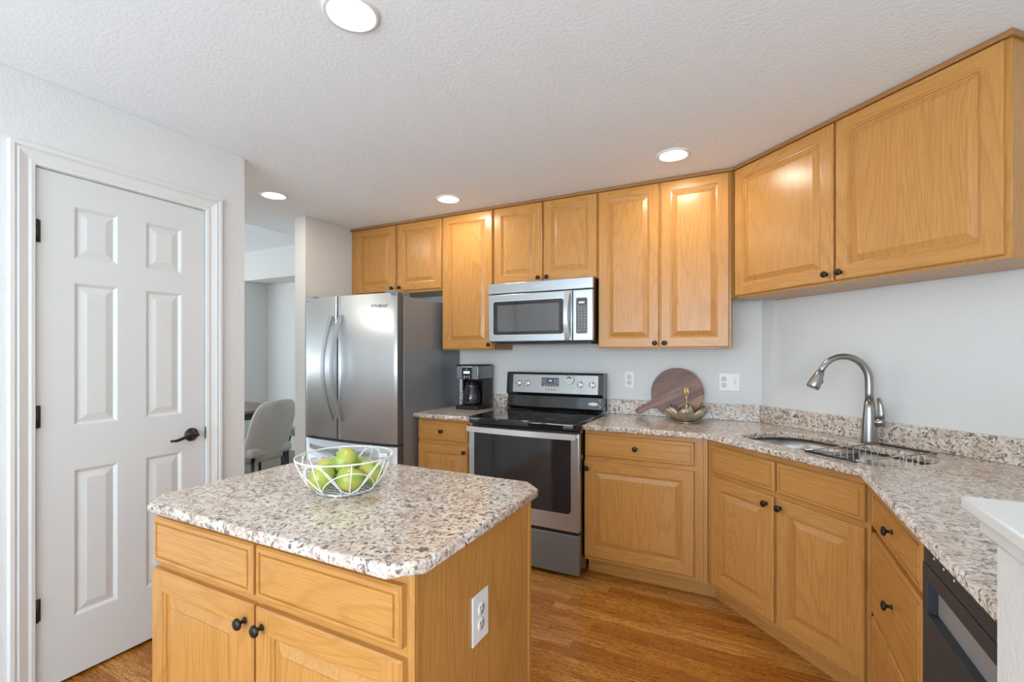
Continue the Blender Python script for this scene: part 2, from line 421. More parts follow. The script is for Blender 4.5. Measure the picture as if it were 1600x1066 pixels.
# ================================================================ the room
WY = 3.262        # face of the kitchen's far wall
DX = 0.088        # where the diagonal wall starts
SUM = DX + WY     # diagonal wall: x + y = SUM
EX = 1.10         # short east wall
LX = -2.46        # pantry wall face
# floors
struct(box_obj('floor', (-3.75, 4.0, -0.7, WY+0.1, -0.05, 0.0), floor_wood))
struct(box_obj('floor_living', (-3.75, 4.0, -3.8, -0.7, -0.05, 0.0), pale_bounce_carpet))
struct(box_obj('floor_dining', (-7.7, -3.75, -3.8, 5.2, -0.05, 0.0), carpet))
# ceilings
struct(box_obj('ceiling', (-3.68, 4.0, -3.8, WY+0.12, CEIL, CEIL+0.31), ceilm))
struct(box_obj('ceiling_dining', (-7.7, -3.68, -3.8, 5.2, 2.72, 2.84), ceilm))
# walls
struct(box_obj('wall_north', (-3.052, DX, WY, WY+0.12, 0, CEIL-0.001), wallm))
mb = MB()
ex_y = SUM - EX
mb.prism([(DX, WY), (EX, ex_y), (EX+0.12, ex_y+0.02), (DX+0.06, WY+0.12), (DX, WY+0.12)], 0, CEIL-0.001, wallm)
struct(mb.build('wall_northeast'))
struct(box_obj('wall_east_kitchen', (EX, EX+0.12, 0.73, ex_y, 0, CEIL-0.001), wallm))
# stub wall left of the fridge
struct(box_obj('wall_fridge_side', (-3.172, -3.052, 2.49, WY+0.12, 0, CEIL-0.001), wallm))
# pantry walls with the door opening
D0, D1, DT = 0.776, 1.402, 2.062
mb = MB()
mb.box(LX-0.115, LX, -0.9, D0-0.012, 0, CEIL-0.001, wallm)
mb.box(LX-0.115, LX, D1+0.012, 1.612, 0, CEIL-0.001, wallm)
mb.box(LX-0.115, LX, D0-0.012, D1+0.012, DT+0.012, CEIL-0.001, wallm)
struct(mb.build('wall_west_pantry'))
struct(box_obj('wall_pantry_north', (-3.66, LX-0.116, 1.50, 1.612, 0, CEIL-0.001), wallm))
struct(box_obj('wall_pantry_west', (-3.66, -3.55, -0.9, 1.499, 0, CEIL-0.001), wallm))
struct(box_obj('wall_pantry_south', (-3.549, LX-0.116, -0.9, -0.80, 0, CEIL-0.001), wallm))
# outer walls with openings for the assumed windows
def wall_with_window(name, axis, pos, thick, a0, a1, z1, wins):
    mb = MB(); cur = a0
    def bx(u0, u1, w0, w1):
        if axis == 'y': mb.box(u0, u1, pos, pos+thick, w0, w1, wallm)
        else: mb.box(pos, pos+thick, u0, u1, w0, w1, wallm)
    for (u0, u1, w0, w1) in wins:
        bx(cur, u0, 0, z1); bx(u0, u1, 0, w0); bx(u0, u1, w1, z1); cur = u1
    bx(cur, a1, 0, z1)
    return struct(mb.build(name))
wall_with_window('wall_south', 'y', -3.92, 0.12, -7.7, 4.0, 2.72, [(-6.8, -4.4, 0.6, 2.3), (-2.6, 2.0, 0.6, 2.3)])
wall_with_window('wall_east', 'x', 4.0, 0.12, -3.8, WY+0.1, CEIL, [(-1.8, 2.2, 0.6, 2.3)])
wall_with_window('wall_west', 'x', -7.82, 0.12, -3.8, 5.2, 2.72, [(-3.2, 3.0, 0.6, 2.3)])
def window(name, axis, pos, a0, a1, z0, z1, n):  # frames of unseen, assumed windows, added around the fill lamps
    mb = MB(); t = 0.04
    def bx(u0, u1, w0, w1):
        if axis == 'y': mb.box(u0, u1, pos, pos+0.04, w0, w1, white_paint)
        else: mb.box(pos, pos+0.04, u0, u1, w0, w1, white_paint)
    bx(a0, a1, z0, z0+t); bx(a0, a1, z1-t, z1)
    for i in range(n+1):
        c = a0 + (a1-a0-t)*i/n; bx(c, c+t, z0+t, z1-t)
    return struct(mb.build(name))
window('unseen_window_1', 'y', -3.66, -2.6, 2.0, 0.6, 2.3, 3)
window('unseen_window_2', 'x', 3.79, -1.8, 2.2, 0.6, 2.3, 3)
window('unseen_window_3', 'y', -3.66, -6.8, -4.4, 0.6, 2.3, 2)
window('unseen_window_4', 'x', -7.56, -3.2, 3.0, 0.6, 2.3, 4)
# dining recess
struct(box_obj('wall_dining_header', (-7.7, -3.175, 4.0, 4.12, 2.33, 2.72), wallm))
struct(box_obj('wall_dining_west_return', (-7.7, -6.13, 4.0, 4.119, 0, 2.329), wallm))
mb = MB()
mb.box(-6.25, -6.13, 4.12, 4.37, 0, 2.33, wallm); mb.box(-6.25, -3.175, 4.37, 4.49, 0, 2.33, wallm); mb.box(-6.25, -3.175, 4.12, 4.49, 2.331, 2.45, wallm)
struct(mb.build('wall_dining_recess'))
struct(box_obj('wall_dining_east', (-3.30, -3.173, WY+0.121, 4.49, 0, CEIL-0.002), wallm))

# half wall with painted cap
struct(box_obj('wall_half', (0.305, EX-0.001, 0.735, 0.860, 0, 1.085), wallm))
mb = MB()
mb.box(0.275, EX-0.001, 0.700, 0.885, 1.114, 1.132, white_paint, 0.003)
mb.box(0.290, EX-0.001, 0.718, 0.872, 1.086, 1.113, white_paint, 0.004)
struct(mb.build('trim_half_wall_cap'))

# baseboards
def baseboard(name, b): struct(box_obj(name, b, white_paint, None, 0.003))
baseboard('baseboard_pantry', (LX, LX+0.014, D1+0.085, 1.612, 0.001, 0.085))
baseboard('baseboard_half_wall', (0.291, 0.305, 0.735, 0.860, 0.001, 0.085))
baseboard('baseboard_dining', (-6.129, -3.31, 4.355, 4.369, 0.001, 0.085))

# door casing
def casing(name):
    mb = MB()
    # profile: (across the casing from inner edge, height off the wall)
    prof = [(0.0, 0.0), (0.0, 0.010), (0.012, 0.012), (0.020, 0.009), (0.032, 0.013), (0.048, 0.019), (0.054, 0.013), (0.060, 0.020), (0.072, 0.020), (0.075, 0.0)]
    path = []
    y0, y1, zt = D0-0.006, D1+0.006, DT+0.006
    rings = []
    for (py, pz, sy, sz) in ((y0, 0.001, -1, 0), (y0, zt, -1, 1), (y1, zt, 1, 1), (y1, 0.001, 1, 0)):
        rings.append([Vector((LX + h, py + sy*a, pz + sz*a)) for a, h in prof])
    mb.loft(rings, white_paint, close=False, cap=False, smooth=False)
    o = mb.build(name); return struct(o)
casing('trim_door_casing')
# jamb
mb = MB()
mb.box(LX-0.114, LX-0.001, D0-0.011, D0-0.003, 0.001, DT+0.011, white_paint)
mb.box(LX-0.114, LX-0.001, D1+0.003, D1+0.011, 0.001, DT+0.011, white_paint)
mb.box(LX-0.114, LX-0.001, D0-0.003, D1+0.003, DT+0.003, DT+0.011, white_paint)
mb.box(LX-0.060, LX-0.045, D0-0.003, D0+0.01, 0.001, DT+0.003, white_paint)
mb.box(LX-0.060, LX-0.045, D1-0.01, D1+0.003, 0.001, DT+0.003, white_paint)
mb.box(LX-0.060, LX-0.045, D0+0.01, D1-0.01, DT-0.01, DT+0.003, white_paint)
struct(mb.build('trim_door_jamb'))

# ---- six panel door: local frame x along the wall (world +y), front -y
def ring_panel(mb, x0, x1, z0, z1, y, steps, m):
    """concentric rectangles: steps = (inset, depth behind the face)"""
    def rc(i, d): return [(x0+i, y+d, z0+i), (x1-i, y+d, z0+i), (x1-i, y+d, z1-i), (x0+i, y+d, z1-i)]
    prev = rc(*steps[0])
    for st in steps[1:]:
        cur = rc(*st)
        for k in range(4):
            j = (k+1) % 4; mb.face([prev[k], prev[j], cur[j], cur[k]], m)
        prev = cur
    mb.face(prev, m)
door = thing('door_1', 'white six panel pantry door with bronze lever handle', 'door', (LX, D0, 0), PI/2)
del door['category'], door['label']; struct(door)
DW = D1 - D0
mb = MB()
yf = 0.004; zb = 0.016
cols = [(0.118, 0.268), (DW-0.268+0.012, DW-0.118+0.012)]
cols = [(0.115, 0.262), (0.370, 0.520)]
rows = [(0.258, 0.858), (1.042, 1.628), (1.728, 1.942)]
xs = [0.0, cols[0][0], cols[0][1], cols[1][0], cols[1][1], DW]
zs = [zb, rows[0][0], rows[0][1], rows[1][0], rows[1][1], rows[2][0], rows[2][1], DT]
for i in range(5):
    for j in range(7):
        if i in (1, 3) and j in (1, 3, 5):
            ring_panel(mb, xs[i], xs[i+1], zs[j], zs[j+1], yf, [(0, 0), (0.005, 0.003), (0.012, 0.009), (0.016, 0.009), (0.042, 0.002), (0.044, 0.002)], door_paint)
        else:
            mb.face([(xs[i], yf, zs[j]), (xs[i+1], yf, zs[j]), (xs[i+1], yf, zs[j+1]), (xs[i], yf, zs[j+1])], door_paint)
y2 = yf + 0.035
mb.face([(0, yf, zb), (0, y2, zb), (0, y2, DT), (0, yf, DT)], door_paint)
mb.face([(DW, yf, zb), (DW, y2, zb), (DW, y2, DT), (DW, yf, DT)], door_paint)
mb.face([(0, y2, zb), (DW, y2, zb), (DW, y2, DT), (0, y2, DT)], door_paint)
mb.face([(0, yf, zb), (DW, yf, zb), (DW, y2, zb), (0, y2, zb)], door_paint)
mb.face([(0, yf, DT), (DW, yf, DT), (DW, y2, DT), (0, y2, DT)], door_paint)
mb.build('door_leaf', door)
for z in (0.335, 1.09, 1.815):
    mb = MB(); mb.lathe([(0.006, -0.044), (0.006, 0.044)], dark_bronze, (0.0, -0.004, z), n=12)
    mb.box(0.0, 0.012, 0.0015, 0.0035, z-0.043, z+0.043, dark_bronze)
    for dz in (-0.015, 0.015): mb.lathe([(0.0065, -0.001), (0.0065, 0.001)], black_satin, (0.0, -0.004, z+dz), n=12)
    mb.build('hinge', door)
hx, hz = DW-0.062, 0.935
mb = MB()
mb.lathe([(0.0, 0.0), (0.031, 0.0), (0.033, -0.004), (0.030, -0.009), (0.016, -0.014), (0.012, -0.020), (0.010, -0.045), (0.0, -0.046)], dark_bronze, (hx, yf, hz), 'y', 28)
mb.build('handle_rose', door)
mb = MB()
mb.tube([(hx+0.008, yf-0.046, hz), (hx-0.01, yf-0.050, hz+0.004), (hx-0.035, yf-0.050, hz+0.004), (hx-0.065, yf-0.048, hz-0.008), (hx-0.09, yf-0.047, hz-0.014), (hx-0.115, yf-0.046, hz-0.012)],
        [0.009, 0.010, 0.0085, 0.0075, 0.007, 0.005], dark_bronze, 10)
mb.build('door_handle', door)
mb = MB(); mb.box(DW+0.003, DW+0.010, -0.002, 0.0035, 0.905, 0.965, dark_bronze, 0.001); mb.build('strike_plate', door)

# ================================================================ cabinetry
def cab_door(name, parent, x0, x1, z0, z1, yf, fw=0.057, drawer=False):
    mb = MB(); t = 0.019; e = 0.005
    mv, mh = oak_v, oak_h
    yb = yf + t
    # sides and back
    mb.face([(x0, yb, z0), (x1, yb, z0), (x1, yb, z1), (x0, yb, z1)], mv)
    o = [(x0, z0), (x1, z0), (x1, z1), (x0, z1)]; i_ = [(x0+e, z0+e), (x1-e, z0+e), (x1-e, z1-e), (x0+e, z1-e)]
    for k in range(4):
        j = (k+1) % 4; m = mh if k % 2 == 0 else mv
        mb.face([(o[k][0], yb, o[k][1]), (o[j][0], yb, o[j][1]), (o[j][0], yf+0.005, o[j][1]), (o[k][0], yf+0.005, o[k][1])], m)
        mb.face([(o[k][0], yf+0.005, o[k][1]), (o[j][0], yf+0.005, o[j][1]), (i_[j][0], yf, i_[j][1]), (i_[k][0], yf, i_[k][1])], m)
    if drawer:
        s1 = 0.013
        def rc(i, d): return [(x0+i, yf+d, z0+i), (x1-i, yf+d, z0+i), (x1-i, yf+d, z1-i), (x0+i, yf+d, z1-i)]
        st = [(e, 0), (s1, 0.0), (s1+0.0015, 0.0045), (s1+0.006, 0.0045), (s1+0.008, 0.0)]
        prev = rc(*st[0])
        for q in st[1:]:
            cur = rc(*q)
            for k in range(4):
                j = (k+1) % 4; mb.face([prev[k], prev[j], cur[j], cur[k]], mh)
            prev = cur
        mb.face(prev, mh)
        return mb.build(name, parent)
    a0, a1, b0, b1 = x0+fw, x1-fw, z0+fw, z1-fw
    mb.face([(x0+e, yf, z0+e), (a0, yf, z0+e), (a0, yf, z1-e), (x0+e, yf, z1-e)], mv)
    mb.face([(a1, yf, z0+e), (x1-e, yf, z0+e), (x1-e, yf, z1-e), (a1, yf, z1-e)], mv)
    mb.face([(a0, yf, z0+e), (a1, yf, z0+e), (a1, yf, b0), (a0, yf, b0)], mh)
    mb.face([(a0, yf, b1), (a1, yf, b1), (a1, yf, z1-e), (a0, yf, z1-e)], mh)
    def rc(i, d): return [(a0+i, yf+d, b0+i), (a1-i, yf+d, b0+i), (a1-i, yf+d, b1-i), (a0+i, yf+d, b1-i)]
    st = [(0, 0), (0.002, 0.004), (0.008, 0.005), (0.010, 0.011), (0.014, 0.012), (0.040, 0.003), (0.0405, 0.0015)]
    prev = rc(*st[0])
    for q in st[1:]:
        cur = rc(*q)
        for k in range(4):
            j = (k+1) % 4; mb.face([prev[k], prev[j], cur[j], cur[k]], mh if (k % 2 == 0 and q[0] < 0.012) else mv)
        prev = cur
    mb.face(prev, mv)
    return mb.build(name, parent)
def knob(parent, x, z, yf):
    mb = MB()
    mb.lathe([(0.0, 0.0), (0.008, 0.0), (0.008, -0.002), (0.0045, -0.004), (0.0045, -0.013), (0.010, -0.016), (0.0145, -0.019), (0.0150, -0.022), (0.0125, -0.026), (0.006, -0.028), (0.0, -0.0285)], dark_bronze, (x, yf, z), 'y', 20)
    return mb.build('knob', parent)

def cabinet(name, label, cat, loc, rz, doors, drawers, x0, x1, z0, z1, depth, yf, toe=0.0, group=None, notoe_sides=False, extra=None, toe_back=0.07):
    """doors: (x0,x1,z0,z1,knobx,knobz)  local frame: front face looks to -y; yf = front of the doors"""
    t = thing(name, label, cat, loc, rz, group)
    yb = yf + 0.0195      # face frame plane
    mb = MB()
    mb.box(x0, x1, yb, yb+depth, z0+toe, z1, oak_v, 0.001, 1)
    if toe:
        mb.box(x0+0.001, x1-0.001, yb+toe_back, yb+depth-0.001, 0.001, z0+toe, oak_h)
    if drawers:
        cuts = sorted(set([round(d[2], 4) for d in drawers])); tops = sorted(set([round(d[3], 4) for d in drawers]))
        for zc in cuts:
            if zc > 0.2: mb.box(x0+0.012, x1-0.012, yb-0.0006, yb+0.001, zc-0.034, zc+0.006, oak_h)
        mb.box(x0+0.012, x1-0.012, yb-0.0006, yb+0.001, max(tops)-0.006, CB-0.001, oak_h)
    if extra: extra(mb, yb)
    mb.build('body', t)
    for (a, b, c, d, kx, kz) in doors:
        o = cab_door('door', t, a, b, c, d, yf)
        if kx is not None: knob(o, kx, kz, yf)
    for (a, b, c, d, kx, kz) in drawers:
        o = cab_door('drawer' if kx is not None else 'false_drawer_front', t, a, b, c, d, yf, drawer=True)
        if kx is not None: knob(o, kx, kz, yf)
    return t

UF = 2.945; UT = 2.386
cabinet('wall_cabinet', 'short oak wall cabinet with two doors above the refrigerator', 'cabinet', (0, 0, 0), 0,
        [(-2.990, -2.556, 1.846, UT, -2.582, 1.872), (-2.527, -2.099, 1.846, UT, -2.500, 1.872)], [],
        -3.050, -2.093, 1.828, 2.409, 0.295, UF)
cabinet('wall_cabinet', 'tall single-door oak wall cabinet between refrigerator and microwave', 'cabinet', (0, 0, 0), 0,
        [(-2.088, -1.648, 1.374, UT, -1.672, 1.402)], [], -2.0925, -1.6405, 1.366, 2.409, 0.295, UF)
cabinet('wall_cabinet', 'short two-door oak wall cabinet above the microwave', 'cabinet', (0, 0, 0), 0,
        [(-1.632, -1.254, 1.836, UT, -1.280, 1.862), (-1.243, -0.870, 1.836, UT, -1.217, 1.862)], [],
        -1.640, -0.863, 1.831, 2.409, 0.295, UF)
cabinet('wall_cabinet', 'tall two-door oak wall cabinet over the outlet and cutting board', 'cabinet', (0, 0, 0), 0,
        [(-0.857, -0.478, 1.376, UT, -0.500, 1.402), (-0.467, -0.087, 1.376, UT, -0.443, 1.402)], [],
        -0.8625, -0.0765, 1.370, 2.409, 0.295, UF)
# diagonal wall cabinet; local x runs along the diagonal, front at y=0
DO = Vector((-0.063, 2.951, 0)); R45 = -PI/4
cabinet('wall_cabinet', 'short wide oak wall cabinet mounted diagonally above the sink', 'cabinet', DO, R45,
        [(0.004, 0.585, 1.667, UT, 0.558, 1.700), (0.597, 1.172, 1.667, UT, 0.624, 1.700)], [],
        0.0, 1.188, 1.655, 2.409, 0.302, 0.0)
# filler strip between the two wall cabinets
mb = MB(); mb.prism([(-0.0755, 2.966), (-0.0635, 2.978), (0.10, 3.14), (0.05, 3.19), (-0.0755, 3.06)], 1.660, 2.408, oak_v)
o = mb.build('filler_strip'); tag(o, 'narrow oak filler strip in the corner between the wall cabinets', 'filler strip')

# scribe moulding along the ceiling
mb = MB(); mb.box(-3.050, -0.066, UF-0.002, UF+0.0185, 2.388, 2.4085, oak_dark, 0.002, 1)
struct(mb.build('trim_1'))
mb = MB(); mb.box(-0.006, 1.200, -0.004, 0.0185, 2.388, 2.4085, oak_dark, 0.002, 1); mb.box(1.1885, 1.200, 0.0185, 0.31, 2.388, 2.4085, oak_dark, 0.002, 1)
o = struct(mb.build('trim_2')); o.location = DO; o.rotation_euler = (0, 0, R45)

# base cabinets
BF = 2.680; CB = 0.883; BZ = 0.10
cabinet('base_cabinet', 'narrow oak base cabinet between refrigerator and range', 'cabinet', (0, 0, 0), 0,
        [(-2.112, -1.690, 0.125, 0.700, -1.716, 0.663)], [(-2.112, -1.690, 0.728, 0.860, -1.905, 0.793)],
        -2.118, -1.645, 0, CB, 0.560, BF, toe=BZ)
def corner_post(mb, yb):
    # the face frame runs on to the corner as a plain oak post
    mb.box(-0.2045, -0.1835, yb, yb+0.04, BZ, CB, oak_v)
    mb.box(-0.206, -0.147, yb+0.070, yb+0.085, 0.001, BZ+0.001, oak_h)
cabinet('base_cabinet', 'oak base cabinet with one drawer and one door beside the range', 'cabinet', (0, 0, 0), 0,
        [(-0.868, -0.250, 0.125, 0.698, -0.846, 0.655)], [(-0.864, -0.250, 0.727, 0.855, -0.564, 0.793)],
        -0.868, -0.205, 0, CB, 0.560, BF, toe=BZ, extra=corner_post)
SO = Vector((-0.190, 2.680, 0))
cabinet('sink_base_cabinet', 'diagonal oak sink base cabinet with two doors below the sink', 'cabinet', SO, R45,
        [(0.034, 0.420, 0.125, 0.692, 0.386, 0.655), (0.438, 0.814, 0.125, 0.692, 0.460, 0.655)],
        [(0.040, 0.424, 0.716, 0.852, None, None), (0.438, 0.816, 0.716, 0.852, None, None)],
        0.010, 0.822, 0, 0.68, 0.55, 0.0, toe=BZ,
        extra=lambda mb, yb: (mb.box(-0.006, 0.829, yb, yb+0.018, 0.6795, CB, oak_v, 0.0005, 1), mb.box(-0.006, 0.0101, yb, yb+0.018, 0.1, 0.68, oak_v), mb.box(0.8219, 0.829, yb, yb+0.008, 0.1, 0.68, oak_v), mb.box(-0.028, 0.012, yb+0.07, yb+0.08, 0.001, 0.1, oak_h)))
# the drawer unit turns to face west; local x -> world -y
cabinet('drawer_base_cabinet', 'oak three-drawer base cabinet between sink corner and dishwasher', 'cabinet', (0.400, 2.078, 0), -PI/2,
        [], [(0.020, 0.545, 0.722, 0.855, 0.2825, 0.788), (0.020, 0.545, 0.415, 0.700, 0.2825, 0.5575), (0.020, 0.545, 0.125, 0.402, 0.2825, 0.264)],
        0.006, 0.552, 0, CB, 0.60, 0.0, toe=BZ)

# ---- countertops
CZ0, CZ1 = 0.884, 0.914
def diag(s, t): return (SO.x + (s+t)*0.70711, SO.y + (t-s)*0.70711)
CFY = 2.647; CFX = 0.372
dsum = 2.455
outer = [(-0.868, CFY), (dsum-CFY, CFY), (CFX, dsum-CFX), (CFX, 0.8615), (EX-0.002, 0.8615), (EX-0.002, SUM-EX-0.003), (DX-0.002, WY-0.002), (-0.868, WY-0.002)]
hole = [diag(x, y) for x, y in rrect(0.095, 0.845, 0.088, 0.470, [0.10, 0.09, 0.15, 0.15], 8)]
ct = slab('countertop', outer, [hole], CZ0, CZ1, granite, 0.006)
tag(ct, 'long speckled granite countertop wrapping from the range around the sink corner', 'countertop')
ct2 = slab('countertop', [(-2.124, CFY-0.01), (-1.634, CFY-0.01), (-1.634, WY-0.002), (-2.124, WY-0.002)], [], CZ0, CZ1, granite, 0.006)
tag(ct2, 'small speckled granite countertop holding the coffee maker', 'countertop')
BS = 1.016
o = box_obj('backsplash', (-2.124, -1.634, WY-0.022, WY-0.001, CZ1+0.0005, BS), granite, None, 0.002); tag(o, 'low granite backsplash strip behind the coffee maker', 'backsplash')
o = box_obj('backsplash', (-0.868, DX-0.0094, WY-0.022, WY-0.001, CZ1+0.0005, BS), granite, None, 0.002); tag(o, 'low granite backsplash strip behind the round cutting board', 'backsplash')
LD = (EX-DX)*1.41421
mb = MB(); mb.box(0.0094, LD-0.012, -0.022, -0.001, CZ1+0.0005, BS, granite, 0.002)
o = mb.build('backsplash'); o.location = (DX, WY, 0); o.rotation_euler = (0, 0, R45); tag(o, 'low granite backsplash strip on the diagonal wall behind the faucet', 'backsplash')

# ================================================================ island
isl = cabinet('island_cabinet', 'freestanding oak kitchen island cabinet with two doors and two false drawers', 'island', (0, 0, 0), 0,
        [(-1.566, -1.102, 0.125, 0.705, -1.130, 0.662), (-1.092, -0.628, 0.125, 0.705, -1.064, 0.662)],
        [(-1.556, -1.104, 0.728, 0.858, None, None), (-1.091, -0.630, 0.728, 0.858, None, None)],
        -1.558, -0.615, 0, CB, 0.570, 0.742, toe=BZ,
        extra=lambda mb, yb: (mb.box(-0.614, -0.608, 1.325, 1.340, 0.002, CB, oak_v), mb.box(-0.614, -0.609, yb, yb+0.014, 0.1, CB, oak_v), mb.box(-0.640, -0.6145, yb+0.001, yb+0.569, 0.001, 0.11, oak_v)))
c = 0.058; ix0, ix1, iy0, iy1 = -1.572, -0.582, 0.707, 1.393
it = slab('island_countertop', [(ix0+c, iy0), (ix1-c, iy0), (ix1, iy0+c), (ix1, iy1-c), (ix1-c, iy1), (ix0+c, iy1), (ix0, iy1-c), (ix0, iy0+c)], [], CZ0, CZ1, granite, 0.008)
tag(it, 'speckled granite island top with clipped corners under the fruit bowl', 'countertop')

# ================================================================ outlets
def outlet_face(mb, cx, cz, yf):
    mb.lathe([(0.0165, 0.0), (0.0165, -0.0015), (0.0, -0.0015)], white_plastic, (cx, yf, cz), 'y', 20)
    for dx, h in ((-0.006, 0.0045), (0.006, 0.0038)): mb.box(cx+dx-0.0011, cx+dx+0.0011, yf-0.0022, yf-0.0014, cz+0.002-h+0.003, cz+0.002+h+0.003, slot_dark)
    mb.lathe([(0.0022, -0.0014), (0.0022, -0.0022)], slot_dark, (cx, yf, cz-0.007), 'y', 10)
def outlet(label, loc, rz, w=0.070, h=0.114, double=False):
    t = thing('outlet', label, 'outlet', loc, rz)
    mb = MB(); mb.box(-w/2, w/2, -0.005, 0.0, -h/2, h/2, white_plastic, 0.002); mb.build('cover_plate', t)
    cx = -w/4-0.002 if double else 0
    for dz in (0.0195, -0.0195):
        mb = MB(); outlet_face(mb, cx, dz, -0.005); mb.build('socket', t)
    if double:
        mb = MB(); mb.box(w/4-0.006, w/4+0.010, -0.0065, -0.005, -0.032, 0.032, white_plastic, 0.001); mb.box(w/4-0.002, w/4+0.006, -0.011, -0.006, -0.008, 0.010, mark_w, 0.001); mb.build('toggle_switch', t)
    return t
outlet('white duplex outlet on the far wall beside the range', (-0.726, WY-0.0005, 1.155), 0)
outlet('wide white outlet and switch plate right of the round cutting board', (-0.094, WY-0.0005, 1.156), 0, 0.118, 0.114, True)
outlet('white duplex outlet on the side of the island cabinet', (-0.6148, 1.031, 0.659), PI/2, 0.078, 0.125)

# ================================================================ recessed lights
LP = [(-2.852, 2.075, 'recessed ceiling light beyond the pantry wall corner'), (-1.84, 2.67, 'small recessed ceiling light in front of the tall single-door cabinet'),
      (-0.350, 2.626, 'recessed ceiling light in front of the tall two-door cabinet'), (-1.110, 1.076, 'largest recessed ceiling light directly above the island')]
for x, y, lab in LP:
    t = thing('ceiling_light', lab, 'ceiling light', (x, y, CEIL), 0, 'recessed ceiling lights')
    mb = MB(); mb.lathe([(0.088, -0.0005), (0.088, -0.004), (0.080, -0.008), (0.068, -0.006), (0.066, -0.0005)], white_paint, (0, 0, 0), 'z', 40, cap=False); mb.build('trim_ring', t)
    mb = MB(); mb.lathe([(0.067, -0.001), (0.067, -0.0045), (0.0, -0.0048)], lens, (0, 0, 0), 'z', 40, cap=False); mb.build('lens', t)
    l = bpy.data.lights.new('downlight', 'AREA'); l.shape = 'DISK'; l.size = 0.13; l.energy = 3.8; l.color = (1.0, 0.90, 0.76)
    lo = bpy.data.objects.new('downlight', l); COL.objects.link(lo); lo.parent = t; lo.location = (0, 0, -0.006)

# ================================================================ refrigerator
FX0, FX1 = -3.038, -2.128; FXC = (FX0+FX1)/2
door_edge = plain('fridge_door_edge', (0.10, 0.10, 0.10), 0.4, 0.2)
fr = thing('refrigerator', 'stainless french-door refrigerator with curved handles', 'refrigerator', (0, 0, 0))
box_obj('body', (FX0+0.004, FX1-0.002, 2.545, 3.24, 0.012, 1.738), fridge_side, fr, 0.004)
def curve_front(x): return 2.452 + 0.030*((x-FXC)/(0.455))**2
def fdoor(name, xa, xb, za, zb):
    n = 14; pts = []
    xs = [xa + (xb-xa)*i/n for i in range(n+1)]
    r = 0.008
    prof = [(xa, curve_front(xa)+r)] + [(x, curve_front(x)) for x in [xa+r*0.5] + xs[1:-1] + [xb-r*0.5]] + [(xb, curve_front(xb)+r)]
    poly = prof + [(xb, 2.532), (xa, 2.532)]
    mb = MB(); mb.prism(poly, za, zb, steel_v, smooth=False)
    for f in mb.bm.faces:
        if abs(f.normal.z) < 0.5 : pass
    o = mb.build(name, fr); o.data.materials.append(door_edge)
    for p in o.data.polygons:
        if abs(p.normal.x) > 0.6: p.material_index = 1
    for p in o.data.polygons:
        if abs(p.normal.z) < 0.3 and p.normal.y < -0.5: p.use_smooth = True
    return o
XM = -2.668
dl = fdoor('door', FX0, XM-0.0035, 0.712, 1.757)
dr = fdoor('door', XM+0.0035, FX1, 0.712, 1.757)
fz = fdoor('freezer_drawer', FX0, FX1, 0.075, 0.692)
def arch_handle(xc, parent):
    mb = MB(); n = 18; z0, z1 = 0.845, 1.618
    pts = []
    for i in range(n+1):
        s = i/n; z = z0 + (z1-z0)*s; out = 0.010 + 0.082*math.sin(PI*s)**0.95
        pts.append((z, out))
    rings = []
    for z, out in pts:
        y = curve_front(xc) - out; w = 0.017; d = 0.008
        rings.append([(xc-w, y-d, z), (xc+w, y-d, z), (xc+w, y+d, z), (xc-w, y+d, z)])
    mb.loft(rings, steel, smooth=False)
    o = mb.build('handle', parent); 
    bv = o.modifiers.new('b', 'BEVEL'); bv.width = 0.003; bv.segments = 2; bv.limit_method = 'ANGLE'
    return o
arch_handle(XM-0.052, dl); arch_handle(XM+0.045, dr)
mb = MB()
n = 16; rings = []
for i in range(n+1):
    s = i/n; x = FX0+0.07 + (FX1-FX0-0.14)*s; out = 0.008 + 0.06*math.sin(PI*s)**0.7; y = curve_front(x)-out
    rings.append([(x, y-0.008, 0.625), (x, y+0.008, 0.625), (x, y+0.008, 0.654), (x, y-0.008, 0.654)])
mb.loft(rings, steel, smooth=False); mb.build('handle', fz)
mb = MB(); mb.box(FX1-0.11, FX1-0.006, 2.475, 2.62, 1.7385, 1.772, steel_dk, 0.004); mb.build('hinge_cover', fr)
mb = MB(); mb.box(FX0+0.01, FX0+0.10, 2.475, 2.62, 1.7385, 1.772, steel_dk, 0.004); mb.build('hinge_cover', fr)
mb = MB(); mb.box(FX0+0.006, FX1-0.006, 2.533, 2.5445, 0.08, 1.735, black_satin); mb.box(XM-0.003, XM+0.003, 2.470, 2.5325, 0.72, 1.75, black_satin); mb.build('gasket_and_gap_shade', fr)  # black centre strip added as the shade in the gap between the doors
mb = MB(); mb.box(FX0+0.02, FX1-0.02, 2.55, 2.60, 0.0, 0.011, black_satin); mb.build('foot', fr)
text_obj('logo', 'Whirlpool', 0.034, mark, dr, (-2.285, curve_front(-2.285)-0.0004, 1.672), (PI/2, 0, math.radians(4)), 0.3)

# ================================================================ range
RX0, RX1 = -1.6305, -0.8725; RC = (RX0+RX1)/2; RF = 2.600
rg = thing('range', 'stainless and black electric range with glass cooktop', 'range', (0, 0, 0))
box_obj('body', (RX0+0.004, RX1-0.002, RF+0.036, 3.235, 0.03, 0.884), black_gloss, rg, 0.002)
box_obj('leg', (RX0+0.03, RX0+0.07, RF+0.06, RF+0.10, 0.0, 0.03), black_satin, rg)
box_obj('leg', (RX1-0.07, RX1-0.03, RF+0.06, RF+0.10, 0.0, 0.03), black_satin, rg)
